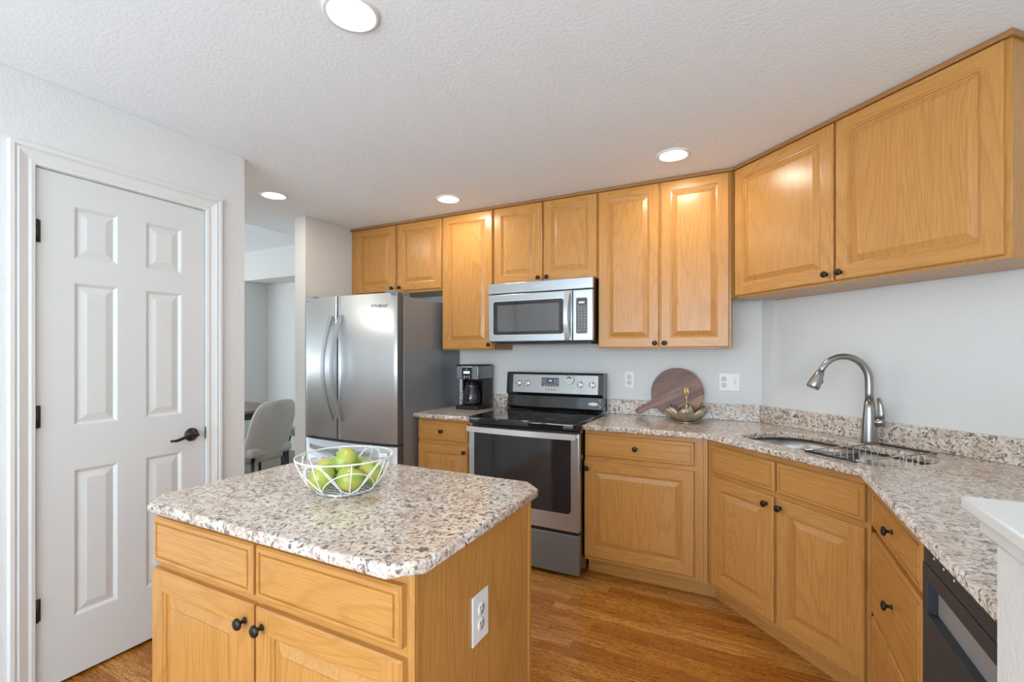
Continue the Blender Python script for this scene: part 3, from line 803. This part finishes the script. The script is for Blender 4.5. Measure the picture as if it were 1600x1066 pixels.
# cooktop with rounded black rim
ck = slab('cooktop', [(RX0-0.002, RF-0.030+0.03), (RX0+0.03, RF-0.028), (RC, RF-0.040), (RX1-0.03, RF-0.028), (RX1+0.002, RF), (RX1+0.002, 3.10), (RX0-0.002, 3.10)], [], 0.8855, 0.928, black_gloss, 0.010, rg)
for (bx, by, br) in ((RC-0.19, 2.76, 0.105), (RC+0.19, 2.76, 0.085), (RC-0.19, 2.99, 0.075), (RC+0.19, 2.99, 0.095)):
    mb = MB(); mb.lathe([(br, 0.9282), (br, 0.9285), (br-0.002, 0.9285), (br-0.002, 0.9282)], panel_grey, (bx, by, 0), 'z', 40, cap=False); mb.build('burner_ring', rg)
# oven door
od = MB(); od.box(RX0, RX1, RF, RF+0.034, 0.282, 0.862, steel, 0.004); od = od.build('oven_door', rg)
mb = MB(); pl = rrect(RX0+0.042, RX1-0.050, 0.386, 0.832, [0.025, 0.025, 0.004, 0.004], 5)
mb.loft([[(x, RF-0.0005, z) for x, z in pl], [(x, RF-0.0022, z) for x, z in pl]], glass_dark, smooth=False); mb.build('oven_window', od)
mb = MB(); n = 20; rings = []
for i in range(n+1):
    s = i/n; x = RX0 + 0.004 + (RX1-RX0-0.018)*s; y = RF - 0.036 - 0.018*math.sin(PI*s); 
    rings.append([(x, y, 0.832), (x, y+0.012, 0.832), (x, y+0.012, 0.866), (x, y, 0.866)])
mb.loft(rings, silver, smooth=False)
mb.box(RX0+0.004, RX0+0.022, RF-0.036, RF+0.002, 0.838, 0.860, silver); mb.box(RX1-0.028, RX1-0.010, RF-0.036, RF+0.002, 0.838, 0.860, silver)
hd = mb.build('handle', od)
mb = MB(); mb.box(RX0, RX1, RF+0.002, RF+0.034, 0.028, 0.262, steel_dk, 0.003); mb.build('storage_drawer', rg)
mb = MB(); mb.box(RX0+0.006, RX1-0.006, RF+0.008, RF+0.035, 0.2625, 0.2815, black_satin); mb.build('drawer_gap', rg)
# backguard: sloping black vent area and projecting control housing
bg = MB()
prof = [(3.10, 0.9285), (3.135, 0.945), (3.150, 1.030), (3.128, 1.036), (3.124, 1.050), (3.138, 1.192), (3.150, 1.200), (3.235, 1.200), (3.235, 0.9285)]
a, b_ = RX0+0.006, RX1-0.006
bg.loft([[(a, y, z) for y, z in prof], [(b_, y, z) for y, z in prof]], black_gloss, smooth=False)
bg = bg.build('backguard', rg)
bv = bg.modifiers.new('b', 'BEVEL'); bv.width = 0.004; bv.segments = 2; bv.limit_method = 'ANGLE'
# panel plane: leans back by theta
TH = math.atan2(0.014, 0.142)
def pnl(name, x0, x1, z0, z1, m, parent, off=0.001, th=0.0015, r=0.006):
    """plate on the control housing face, z measured up the face"""
    mb = MB(); pl = rrect(x0, x1, z0, z1, r, 4)
    def P(x, z, o): return (x, 3.124 + (z-1.050)*math.tan(TH) - o, z)
    mb.loft([[P(x, z, off-0.0009) for x, z in pl], [P(x, z, off+th) for x, z in pl]], m, smooth=False)
    return mb.build(name, parent)
cp = pnl('control_panel', RX0+0.062, RX1-0.040, 1.052, 1.182, panel_steel, rg)
dp = pnl('display_panel', RC-0.085, RC+0.050, 1.100, 1.163, panel_grey, cp, 0.0026, 0.001)
ds = pnl('display_window', RC-0.038, RC+0.006, 1.128, 1.152, black_gloss, dp, 0.0037, 0.0006, 0.002)
def on_panel(x, z, o): return (x, 3.124 + (z-1.050)*math.tan(TH) - o, z)
text_obj('clock_digits', '2:00', 0.017, display_blue, dp, on_panel(RC-0.016, 1.140, 0.0048), (PI/2-TH, 0, 0))
text_obj('logo', 'Whirlpool', 0.020, mark, cp, on_panel(RC-0.012, 1.078, 0.0030), (PI/2-TH, 0, 0), 0.3)
for i in range(5):
    mb = MB(); mb.box(-0.004, 0.004, -0.0004, 0.0004, -0.002, 0.002, mark_w); o = mb.build('button', dp); o.location = on_panel(RC-0.060+0.022*i, 1.108, 0.0040); o.rotation_euler = (-TH, 0, 0)
for i in range(4):
    for j in range(2):
        if True:
            mb = MB(); mb.box(-0.0035, 0.0035, -0.0004, 0.0004, -0.002, 0.002, mark_w); o = mb.build('button', dp); o.location = on_panel([RC-0.074, RC-0.056, RC+0.022, RC+0.040][i], 1.128+0.016*j, 0.0040); o.rotation_euler = (-TH, 0, 0)
for kx in (-1.520, -1.448, -1.041, -0.953):
    mb = MB()
    mb.lathe([(0.0, 0.0), (0.023, 0.0), (0.022, -0.006), (0.021, -0.008), (0.0, -0.009)], silver, (0, 0, 0), 'y', 28)
    mb.box(-0.0045, 0.0045, -0.024, -0.008, -0.020, 0.020, silver, 0.002)
    o = mb.build('knob', rg); o.location = on_panel(kx, 1.118, 0.0026); o.rotation_euler = (-TH, 0, 0)
    mb = MB(); mb.box(kx-0.0275, kx-0.0265, 3.1265, 3.1275, 1.112, 1.122, mark); mb.build('dial_mark', cp)
mb = MB(); mb.lathe([(0.0035, 0.0), (0.0035, -0.001), (0.0, -0.001)], white_plastic, (0, 0, 0), 'y', 10); o = mb.build('indicator_light', cp); o.location = on_panel(-1.085, 1.078, 0.0027)

# round white timer stuck on the control panel
tm = thing('kitchen_timer', 'round white magnetic timer stuck on the range control panel', 'timer', on_panel(-1.118, 1.150, 0.0042), 0)
tm.rotation_euler = (-TH, 0, 0)
mb = MB(); mb.lathe([(0.0, 0.0), (0.031, 0.0), (0.033, -0.004), (0.032, -0.014), (0.029, -0.017), (0.0, -0.018)], white_plastic, (0, 0, 0), 'y', 36); mb.build('case', tm)
mb = MB(); pts = [(0.021*math.cos(a), 0.004+0.019*math.sin(a)) for a in [PI*i/14 for i in range(15)]]
mb.loft([[(x, -0.0175, z) for x, z in pts], [(x, -0.0186, z) for x, z in pts]], black_satin, smooth=False); mb.build('screen', tm)
mb = MB(); mb.box(-0.014, 0.014, -0.0192, -0.0187, 0.006, 0.013, panel_steel); mb.build('readout', tm)
for dx in (-0.012, 0.0, 0.012):
    mb = MB(); mb.lathe([(0.0035, -0.0178), (0.0035, -0.0196), (0.0, -0.0196)], black_satin, (dx, 0, -0.010), 'y', 12); mb.build('button', tm)
# small oval tag with loop of cord at the lower corner of the backguard
tg = thing('oval_tag', 'small white oval tag with metal clip hanging on the range backguard', 'tag', (RX1-0.055, 3.135, 0.985))
mb = MB(); pl = [(0.036*math.cos(2*PI*i/28), 0.011*math.sin(2*PI*i/28)) for i in range(28)]
mb.loft([[(x-0.02, -0.001, z) for x, z in pl], [(x-0.02, -0.005, z) for x, z in pl]], white_plastic, smooth=False); mb.build('plate', tg)
mb = MB(); mb.tube([(0.014, -0.004, 0.0), (0.026, -0.006, -0.006), (0.034, -0.006, -0.018), (0.036, -0.004, -0.028)], 0.0022, silver, 6)
mb.tube([(0.018, -0.004, 0.030), (0.028, -0.006, 0.032), (0.034, -0.006, 0.024), (0.030, -0.006, 0.014)], 0.0022, silver, 6)
mb.tube([(0.0, -0.004, -0.024), (0.02, -0.005, -0.026), (0.032, -0.004, -0.032)], 0.0025, silver, 6); mb.build('clip', tg)

# ================================================================ microwave
MX0, MX1, MY, MZ0, MZ1 = -1.634, -0.868, 2.862, 1.420, 1.828
mw = thing('microwave', 'stainless over-the-range microwave with curved handle', 'microwave', (0, 0, 0))
mb = MB(); mb.box(MX0+0.004, MX1-0.002, MY+0.030, 3.25, MZ0-0.004, MZ1-0.001, black_satin, 0.002); mb.build('body', mw)
mb = MB(); mb.box(MX0, MX1, MY, MY+0.029, 1.756, MZ1, steel, 0.004); g = mb.build('vent_grille', mw)
text_obj('logo', 'Whirlpool', 0.022, mark_w, g, (-1.255, MY-0.0004, 1.794), (PI/2, 0, 0), 0.3)
DX1 = -1.005
mb = MB(); mb.box(MX0, DX1-0.002, MY, MY+0.029, MZ0, 1.751, steel, 0.006); md = mb.build('door', mw)
def plate(name, x0, x1, z0, z1, y, t, m, parent, r=0.012):
    mb = MB(); pl = rrect(x0, x1, z0, z1, r, 5); mb.loft([[(x, y, z) for x, z in pl], [(x, y-t, z) for x, z in pl]], m, smooth=False); return mb.build(name, parent)
plate('door_window_rim', MX0+0.040, -1.062, 1.464, 1.704, MY+0.0005, 0.0025, silver, md, 0.018)
plate('door_window', MX0+0.044, -1.066, 1.468, 1.700, MY-0.0022, 0.0015, black_gloss, md, 0.016)
plate('window_mesh', MX0+0.078, -1.096, 1.490, 1.674, MY-0.0036, 0.0008, glass_micro, md, 0.004)
mb = MB(); n = 16; rings = []
for i in range(n+1):
    s = i/n; z = 1.426 + 0.322*s; out = 0.004 + 0.042*math.sin(PI*s)**0.8; xc = -1.036; wd = 0.013+0.005*abs(2*s-1); y = MY - out
    rings.append([(xc-wd, y-0.006, z), (xc+wd, y-0.006, z), (xc+wd, y+0.006, z), (xc-wd, y+0.006, z)])
mb.loft(rings, silver, smooth=False); mb.build('handle', md)
mb = MB(); mb.box(DX1+0.001, MX1, MY, MY+0.029, MZ0, 1.751, steel, 0.006); cpn = mb.build('control_panel', mw)
plate('keypad_rim', -0.984, -0.900, 1.462, 1.702, MY+0.0005, 0.002, silver, cpn, 0.012)
kp = plate('keypad', -0.980, -0.904, 1.466, 1.698, MY-0.0017, 0.0012, panel_grey, cpn, 0.010)
plate('display_window', -0.972, -0.912, 1.654, 1.690, MY-0.003, 0.0008, black_gloss, kp, 0.003)
plate('display_readout', -0.962, -0.922, 1.660, 1.674, MY-0.004, 0.0005, mark_w, kp, 0.001)
for r_ in range(9):
    for c_ in range(3):
        mb = MB(); cx = -0.962 + 0.020*c_; cz = 1.638 - 0.0185*r_
        mb.box(cx-0.006, cx+0.006, MY-0.0042, MY-0.003, cz-0.0045, cz+0.0045, keypad_m, 0.001, 1); mb.build('button', kp)
mb = MB(); mb.box(MX0+0.03, MX1-0.03, MY+0.06, 3.2, MZ0-0.016, MZ0-0.0045, black_satin); mb.build('underside_filter', mw)

# ================================================================ dishwasher
dw = thing('dishwasher', 'dark grey dishwasher with pocket handle under the granite counter', 'dishwasher', (0.400, 1.524, 0), -PI/2)
mb = MB(); mb.box(0.004, 0.598, 0.030, 0.60, 0.10, 0.880, black_satin); mb.box(0.004, 0.598, 0.07, 0.6, 0.001, 0.099, black_satin); mb.build('body', dw)
mb = MB(); mb.box(0.004, 0.598, 0.002, 0.029, 0.812, 0.878, dish_grey, 0.003); mb.build('control_panel', dw)
mb = MB(); mb.box(0.004, 0.598, 0.0, 0.029, 0.110, 0.690, dish_grey, 0.003); mb.box(0.004, 0.034, 0.0, 0.029, 0.6905, 0.811, dish_grey, 0.002); mb.box(0.568, 0.598, 0.0, 0.029, 0.6905, 0.811, dish_grey, 0.002)
mb.box(0.034, 0.568, 0.0, 0.029, 0.775, 0.811, dish_grey, 0.002); dd = mb.build('door', dw)
mb = MB(); mb.box(0.036, 0.566, 0.022, 0.029, 0.6915, 0.774, dish_handle); mb.build('pocket_handle', dd)
for x in (0.08, 0.14, 0.2):
    mb = MB(); mb.lathe([(0.003, 0.0025), (0.003, 0.0005), (0, 0.0004)], mark_w, (x, 0, 0.845), 'y', 8); mb.build('indicator', dw)

# ================================================================ sink, faucet, dish rack
sk = thing('sink', 'undermount double-bowl stainless sink set diagonally in the corner', 'sink', SO, R45)
def bowl(x0, x1, y0, y1, zb, rs, zt=0.8835):
    mb = MB(); o = rrect(x0, x1, y0, y1, rs, 8)
    cx, cy = (x0+x1)/2, (y0+y1)/2
    def ring(k, z): return [(cx+(x-cx)*k, cy+(y-cy)*k, z) for x, y in o]
    fl = [(x + (0.012 if x > cx else -0.012)*0.4, y, zt) for x, y in o]
    mb.loft([ring(1.02, zt), ring(1.0, zt), ring(0.985, zt-0.06), ring(0.96, zb+0.03), ring(0.90, zb+0.006), ring(0.80, zb), ring(0.15, zb-0.003)], sink_steel, cap=False)
    k = mb.mi(sink_steel)
    mb.lathe([(0.045, zb+0.0012), (0.040, zb+0.002), (0.030, zb-0.002), (0.0, zb-0.004)], steel_dk, (cx, cy, 0), 'z', 24, cap=False)
    mb.lathe([(0.10, zb-0.004), (0.0, zb-0.004)], sink_steel, (cx, cy, 0), 'z', 20, cap=False)
    return mb.build('bowl', sk)
bowl(0.088, 0.462, 0.080, 0.478, 0.700, [0.10, 0.03, 0.03, 0.15])
bowl(0.472, 0.852, 0.080, 0.478, 0.715, [0.03, 0.09, 0.15, 0.03])
mb = MB(); mb.box(0.458, 0.476, 0.082, 0.476, 0.868, 0.874, sink_steel, 0.002); mb.build('divider', sk)

fx, fy = diag(0.476, 0.528)
fa = thing('faucet', 'brushed nickel gooseneck kitchen faucet standing behind the sink', 'faucet', (fx, fy, CZ1+0.0005))
sd = Vector((-0.949, -0.316, 0)); 
mb = MB(); mb.lathe([(0.0, 0.0), (0.033, 0.0), (0.033, 0.010), (0.030, 0.05), (0.0295, 0.09), (0.026, 0.12), (0.023, 0.16), (0.020, 0.20), (0.0, 0.201)], nickel, (0, 0, 0), 'z', 28); mb.build('base', fa)
mb = MB(); pts = [(0, 0, 0.198), (0, 0, 0.235), (0, 0, 0.275)]
Rg = 0.110; cz = 0.290
for i in range(1, 17):
    a = math.radians(158)*i/16
    p = sd*(Rg-Rg*math.cos(a)); pts.append((p.x, p.y, cz + Rg*1.08*math.sin(a)))
rr_ = [0.0175]*3 + [0.0175-0.0035*min(1, i/10) for i in range(16)]
mb.tube(pts, rr_, nickel, 16); mb.build('gooseneck', fa)
e1 = Vector(pts[-1]); dr_ = (Vector(pts[-1])-Vector(pts[-2])).normalized()
hp = [e1 + dr_*q for q in (0.0, 0.002, 0.02, 0.05, 0.075, 0.085)]
mb = MB(); mb.tube(hp, [0.0150, 0.0175, 0.021, 0.0265, 0.029, 0.026], nickel, 18); sh = mb.build('spray_head', fa)
bp = hp[3] - sd*0.0  + Vector((0.949*0.026, 0.316*0.026, 0.004))
mb = MB(); mb.box(bp.x-0.006, bp.x+0.006, bp.y-0.006, bp.y+0.006, bp.z-0.014, bp.z+0.014, black_satin, 0.003); mb.build('spray_button', sh)
# lever on the right of the body
ld = Vector((0.80, -0.2, 0)).normalized()
mb = MB(); mb.tube([ld*0.018+Vector((0, 0, 0.095)), ld*0.050+Vector((0, 0, 0.105)), ld*0.054+Vector((0, 0, 0.106))], [0.021, 0.021, 0.017], nickel, 16)
mb.tube([ld*0.040+Vector((0, 0, 0.108)), ld*0.046+Vector((0, 0, 0.14)), ld*0.042+Vector((0, 0, 0.18)), ld*0.034+Vector((0, 0, 0.215))], [0.0165, 0.0135, 0.010, 0.0065], nickel, 12); mb.build('lever', fa)

rk = thing('dish_rack', 'chrome wire over-sink dish rack with dark end rails', 'dish rack', SO, R45)
r0, r1, q0, q1, rz = 0.535, 0.752, 0.052, 0.515, 0.920
mb = MB(); mb.tube([(r0, q0, rz), (r1, q0, rz)], 0.0042, black_satin, 8); mb.build('end_rail', rk)
mb = MB(); mb.tube([(r0, q1, rz), (r1, q1, rz)], 0.0042, black_satin, 8); mb.build('end_rail', rk)
chrome = plain('chrome_wire', (0.68, 0.67, 0.64), 0.2, 1.0)
mb = MB(); W_ = 0.0024
b0, b1, zb_ = q0+0.055, q1-0.065, 0.815
for x in (r0+0.002, r1-0.002):
    mb.tube([(x, q0, rz+0.004), (x, q1, rz+0.004)], W_*1.2, chrome, 6)
    mb.tube([(x, b0, zb_), (x, b1, zb_)], W_, chrome, 6)
k = 9
for i in range(k+1):
    y = b0 + (b1-b0)*i/k
    mb.tube([(r0+0.002, y, rz+0.004), (r0+0.006, y, zb_), (r1-0.006, y, zb_), (r1-0.002, y, rz+0.004)], W_*0.8, chrome, 6)
for i in range(4):
    x = r0+0.03 + (r1-r0-0.06)*i/3
    mb.tube([(x, q0, rz), (x, b0, rz-0.003), (x, b0, zb_), (x, b1, zb_), (x, b1, rz-0.003), (x, q1, rz)], W_*0.8, chrome, 6)
mb.build('wire_basket', rk)

# ================================================================ coffee maker
cf = thing('coffee_maker', 'black and steel drip coffee maker on the small counter', 'coffee maker', (-1.888, 3.09, CZ1+0.0005))
hw = 0.098
mb = MB(); mb.box(-hw, hw, -0.115, 0.115, 0.0, 0.030, black_satin, 0.006); mb.box(-hw, hw, 0.035, 0.115, 0.0305, 0.228, black_satin, 0.004)
mb.box(-hw, -hw+0.012, -0.02, 0.0345, 0.0305, 0.228, black_satin); mb.box(hw-0.012, hw, -0.02, 0.0345, 0.0305, 0.228, black_satin); mb.build('body', cf)
mb = MB(); mb.box(-hw, hw, -0.105, 0.115, 0.2285, 0.330, steel_dk, 0.006); hd_ = mb.build('brew_head', cf)
mb = MB(); mb.box(-hw-0.001, hw+0.001, -0.107, 0.116, 0.3305, 0.340, black_satin, 0.004); mb.build('lid', cf)
mb = MB(); mb.box(-0.042, 0.044, -0.112, -0.1055, 0.232, 0.318, black_satin, 0.003); pn = mb.build('control_panel', hd_)
mb = MB(); mb.box(-0.044, 0.046, -0.113, -0.1055, 0.3185, 0.328, silver, 0.002); mb.build('badge_strip', hd_)
mb = MB(); mb.box(-0.026, 0.028, -0.1135, -0.1121, 0.272, 0.290, display_pale); mb.build('display', pn)
text_obj('logo', 'MR', 0.013, mark_w, pn, (0.001, -0.1126, 0.303), (PI/2, 0, 0))
for dx, dz in ((-0.02, 0.252), (0.001, 0.248), (0.022, 0.252), (-0.02, 0.240), (0.022, 0.240)):
    mb = MB(); mb.box(dx-0.004, dx+0.005, -0.1135, -0.1121, dz-0.003, dz+0.003, mark_w); mb.build('button', pn)
mb = MB(); mb.lathe([(0.0, 0.031), (0.058, 0.031), (0.068, 0.050), (0.070, 0.085), (0.062, 0.125), (0.048, 0.165), (0.044, 0.185), (0.046, 0.190)], carafe_m, (0, -0.040, 0), 'z', 36, cap=False)
ca = mb.build('carafe', cf)
mb = MB(); mb.lathe([(0.047, 0.1905), (0.046, 0.203), (0.030, 0.210), (0.0, 0.211)], black_satin, (0, -0.040, 0), 'z', 28); mb.build('carafe_lid', ca)
mb = MB(); mb.tube([(0.012, -0.090, 0.195), (0.014, -0.118, 0.192), (0.016, -0.132, 0.165), (0.016, -0.132, 0.110), (0.014, -0.118, 0.070), (0.010, -0.106, 0.062)], [0.008, 0.009, 0.0095, 0.0095, 0.008, 0.006], black_satin, 8); mb.build('carafe_handle', ca)
mb = MB(); 
for i in range(5): mb.box(-0.049, -0.041, -0.096, -0.094, 0.075+0.014*i, 0.0775+0.014*i, mark_w)
mb.build('volume_marks', ca)
mb = MB(); mb.tube([(0.09, 0.05, 0.02), (0.125, 0.03, 0.012), (0.125, -0.03, 0.022), (0.12, -0.045, 0.045), (0.118, 0.03, 0.05), (0.11, 0.10, 0.05)], 0.0035, black_satin, 8); mb.build('power_cord', cf)

# ================================================================ cutting board
cbt = thing('cutting_board', 'round walnut cutting board with handle leaning against the backsplash', 'cutting board')
Rb = 0.163; ang = math.radians(208)
mb = MB(); pl = []
# outline in its own frame, handle along +x
ha = 0.22
n = 56
for i in range(n+1):
    a = ha + (2*PI-2*ha)*i/n; pl.append((Rb*math.cos(a), Rb*math.sin(a)))
x_s = Rb*math.cos(ha)
hd_pts = [(0.185, -0.022), (0.215, -0.017), (0.262, -0.019)]
for i in range(9):
    a = -PI/2 + PI*i/8; hd_pts.append((0.278+0.021*math.cos(a), 0.021*math.sin(a)))
hd_pts += [(0.262, 0.019), (0.215, 0.017), (0.185, 0.022)]
pl += hd_pts
cu_holes = [[(0.278+0.006*math.cos(2*PI*i/14), 0.006*math.sin(2*PI*i/14)) for i in range(14)]]
bo = slab('board', pl, cu_holes, 0.0, 0.018, walnut, 0.003, cbt)
bo.data.transform(Matrix.Rotation(PI/2, 4, 'X'))       # stand upright, face to -y
cz_b = 1.0785
cbt.location = (-0.405, 3.212, cz_b)
cbt.rotation_euler = (math.radians(-6.5), -ang, 0)
cbt.rotation_mode = 'XYZ'
M_ = Matrix.Rotation(math.radians(-7), 4, 'X') @ Matrix.Rotation(-ang, 4, 'Y')
cbt.rotation_euler = M_.to_euler('XYZ')

# ================================================================ lotus bowl
lb = thing('lotus_dish', 'small metal lotus dish with a golden finial beside the cutting board', 'dish', (-0.325, 3.02, CZ1+0.0005), 0.12)
mb = MB(); mb.lathe([(0.0, 0.0), (0.050, 0.0), (0.060, 0.006), (0.050, 0.010), (0.0, 0.009)], petal_m, (0, 0, 0), 'z', 24); mb.build('base', lb)
def petal():
    mb = MB(); nu, nv = 8, 8; P = []
    for i in range(nu+1):
        u = i/nu; row = []
        r = 0.030 + 0.108*u; z = 0.008 + 0.070*u**1.7
        half = 0.058*math.sin(PI*min(1, (u*0.86+0.14)))**0.7
        for j in range(nv+1):
            v = 2*j/nv-1; row.append(Vector((r - 0.020*v*v*u, half*v, z + 0.024*v*v)))
        P.append(row)
    for sgn, off in ((1, 0), (-1, 0.003)):
        for i in range(nu):
            for j in range(nv):
                q = [P[i][j], P[i+1][j], P[i+1][j+1], P[i][j+1]]
                q = [p + Vector((-off*0.6, 0, off)) for p in q]
                mb.face(q, petal_m, True)
    bd = [P[0][j] for j in range(nv+1)] + [P[i][nv] for i in range(1, nu+1)] + [P[nu][j] for j in range(nv-1, -1, -1)] + [P[i][0] for i in range(nu-1, 0, -1)]
    for k in range(len(bd)):
        a_, b2 = bd[k], bd[(k+1) % len(bd)]; o_ = Vector((-0.0018, 0, 0.003)); mb.face([a_, b2, b2+o_, a_+o_], petal_m)
    return mb.build('petal', lb)
pt0 = petal(); 
for i in range(6):
    p_ = pt0 if i == 0 else pt0.copy()
    if i: COL.objects.link(p_)
    p_.parent = lb; p_.rotation_euler = (0, 0, -PI/2 - 0.12 + 0.06 + i*PI/3)
mb = MB(); mb.tube([(0, 0, 0.009), (0, 0, 0.165)], 0.0042, brass, 10); mb.build('stem', lb)
mb = MB()
for a in (0.0, PI/2):
    lp = []
    for i in range(18):
        th = 2*PI*i/18; lp.append((0.012*math.sin(th)*math.cos(a+0.4), 0.012*math.sin(th)*math.sin(a+0.4), 0.191 + 0.028*math.cos(th)*(1 if math.cos(th) > 0 else 0.9)))
    mb.tube(lp, 0.0035, brass, 8, closed=True)
mb.build('finial', lb)

# ================================================================ fruit bowl and apples
FBX, FBY = -1.111, 1.052
fb = thing('fruit_bowl', 'white wire fruit bowl on the island full of green apples', 'bowl', (FBX, FBY, CZ1+0.0005))
RT, RB_, HB = 0.144, 0.082, 0.106
wr = 0.0019
def bowl_r(z): s = max(0, min(1, z/HB)); return RB_ + (RT-RB_)*(s**0.62)
mb = MB(); mb.tube([(RT*math.cos(2*PI*i/48), RT*math.sin(2*PI*i/48), HB) for i in range(48)], wr*1.25, white_wire, 8, closed=True); mb.build('rim', fb)
mb = MB(); mb.tube([(RB_*math.cos(2*PI*i/36), RB_*math.sin(2*PI*i/36), 0.0045) for i in range(36)], wr*1.2, white_wire, 8, closed=True)
for i in range(-4, 5):
    y = i*0.0175; h = math.sqrt(max(0, RB_**2-y*y)); mb.tube([(-h, y, 0.0045), (h, y, 0.0045)], wr*0.8, white_wire, 6)
for i in range(4):
    a = 0.5 + PI/2*i; mb.lathe([(0.0, 0.0), (0.004, 0.0), (0.004, 0.004), (0.0, 0.004)], white_wire, (RB_*math.cos(a), RB_*math.sin(a), 0), 'z', 10)
mb.build('base_ring', fb)
mb = MB()
NR = 8
for i in range(NR):
    a = 2*PI*i/NR + 0.15
    mb.tube([(bowl_r(z)*math.cos(a), bowl_r(z)*math.sin(a), z) for z in [0.004 + (HB-0.004)*k/7 for k in range(8)]], wr, white_wire, 6)
# crossing arcs
for i in range(NR):
    for wid, zh in ((0.60, 0.98), (0.85, 0.74)):
        a0 = 2*PI*i/NR + 0.15; pts = []
        for k in range(17):
            s = k/16; a = a0 + (s-0.5)*2*wid; z = 0.005 + (HB*zh-0.005)*(math.sin(PI*s)**0.8)
            pts.append((bowl_r(z)*math.cos(a)*1.003, bowl_r(z)*math.sin(a)*1.003, z))
        if (i + (0 if wid < 0.7 else 1)) % 2 == 0: mb.tube(pts, wr*0.9, white_wire, 6)
    a0 = 2*PI*i/NR + 0.15; pts = []
    for k in range(17):
        s = k/16; a = a0 + (s-0.5)*2*0.62; z = HB - (HB*0.88)*(math.sin(PI*s)**0.9)
        pts.append((bowl_r(z)*math.cos(a)*1.003, bowl_r(z)*math.sin(a)*1.003, z))
    if i % 2 == 1: mb.tube(pts, wr*0.9, white_wire, 6)
mb.build('wire_sides', fb)

def apple_mesh():
    mb = MB(); prof = []
    n = 18
    for i in range(n+1):
        th = PI*i/n; r = math.sin(th); z = -math.cos(th)
        rad = 0.0420*(r**0.9 if r > 0 else 0)*(1.0 + 0.05*z)
        zz = 0.0385*z
        if z > 0: zz -= 0.010*math.exp(-(rad/0.012)**2)
        else: zz += 0.006*math.exp(-(rad/0.010)**2)
        prof.append((max(rad, 0.0), zz))
    rings = []
    for rad, zz in prof:
        rings.append([(max(rad, 0.0003)*math.cos(a)*(1+0.02*math.cos(5*a)*(-zz/0.04 if zz < 0 else 0)), max(rad, 0.0003)*math.sin(a)*(1+0.02*math.cos(5*a)*(-zz/0.04 if zz < 0 else 0)), zz) for a in [2*PI*k/28 for k in range(28)]])
    mb.loft(rings, apple_m); return mb
ap = apple_mesh().build('apple'); apm = ap.data
st_ = MB().tube([(0, 0, 0.024), (0.001, 0, 0.034), (0.004, 0.001, 0.043)], [0.0018, 0.0014, 0.0018], stem_m, 6).build('stem', ap)
labs = ['green apple against the side of the wire bowl nearest the range', 'green apple at the far side of the wire bowl, toward the range', 'green apple at the far side of the wire bowl, toward the refrigerator',
        'green apple against the side of the wire bowl nearest the pantry door', 'green apple at the near side of the wire bowl, facing the island drawers', 'topmost green apple resting in the middle of the heap']
away = Vector((FBX, FBY, 0)).normalized(); side = Vector((away.y, -away.x, 0))
spots = []
for i in range(5):
    a = math.radians(-8 + 72*i); p = side*(0.073*math.cos(a)) + away*(0.073*math.sin(a)); spots.append((p.x, p.y, 0.0497))
spots.append((0.0, 0.0, 0.0875))
for i, (x, y, z) in enumerate(spots):
    if i == 0: o = ap
    else:
        o = ap.copy(); COL.objects.link(o)
        s2 = st_.copy(); COL.objects.link(s2); s2.parent = o
    o.location = (FBX+x, FBY+y, CZ1+0.0005+z)
    o.rotation_euler = (random.uniform(-0.7, 0.7), random.uniform(-0.7, 0.7), random.uniform(0, 6.28)) if i < 5 else (0.5, -0.9, 0.3)
    k_ = [0.94, 0.94, 0.94, 0.94, 0.94, 1.0][i]; o.scale = (k_, k_, k_)
    tag(o, labs[i], 'apple', 'green apples in the wire bowl')

# ================================================================ dining furniture
tb = thing('dining_table', 'brown topped dining table with dark frame beyond the kitchen', 'table', (-5.03, 2.75, 0))
mb = MB(); mb.box(-0.50, 0.50, -0.95, 0.85, 0.722, 0.750, table_m, 0.004); mb.build('tabletop', tb)
mb = MB(); mb.box(-0.46, 0.46, -0.90, 0.80, 0.655, 0.7215, chair_leg_m); mb.build('apron', tb)
for sx in (-1, 1):
    for y in (-0.84, 0.74):
        mb = MB(); mb.box(sx*0.42-0.03, sx*0.42+0.03, y-0.03, y+0.03, 0.001, 0.6545, chair_leg_m, 0.003); mb.build('leg', tb)
def dining_chair(label, loc, rz):
    """front faces local +y"""
    t = thing('dining_chair', label, 'chair', loc, rz, 'upholstered dining chairs')
    mb = MB()
    mb.box(-0.235, 0.235, -0.215, 0.235, 0.385, 0.475, fabric, 0.03, 4); mb.build('seat', t)
    mb = MB(); nu, nv = 14, 12; rows = []
    for i in range(nu+1):
        u = i/nu; z = 0.335 + 0.575*u
        half = 0.255*(1-0.10*u) * (1 if u < 0.70 else math.sqrt(max(0.0, 1-((u-0.70)/0.30)**2*0.62)))
        row = []
        for j in range(nv+1):
            v = 2*j/nv-1
            row.append(Vector((half*v, -0.200 - 0.165*u + 0.10*v*v*(1-0.35*u), z - (0.015*v*v*(u>0.95)))))
        rows.append(row)
    th = 0.035
    def ringpts(row):
        outp = [p for p in row]; inn = [p + Vector((-0.3*th*(1 if p.x > 0 else -1 if p.x < 0 else 0)*abs(p.x)/0.25, th, 0)) for p in row[::-1]]
        return outp + inn
    mb.loft([ringpts(r) for r in rows], fabric); mb.build('backrest', t)
    for sx in (-1, 1):
        for sy in (-1, 1):
            mb = MB(); mb.tube([(sx*0.17, sy*0.16, 0.386), (sx*0.235, sy*0.225, 0.002)], [0.017, 0.010], chair_leg_m, 10); mb.build('leg', t)
    return t
dining_chair('light grey upholstered dining chair with its back to the kitchen', (-4.20, 2.87, 0), PI/2 + 0.10)
dining_chair('grey dining chair at the far end of the table', (-4.62, 3.86, 0), PI + 0.05)
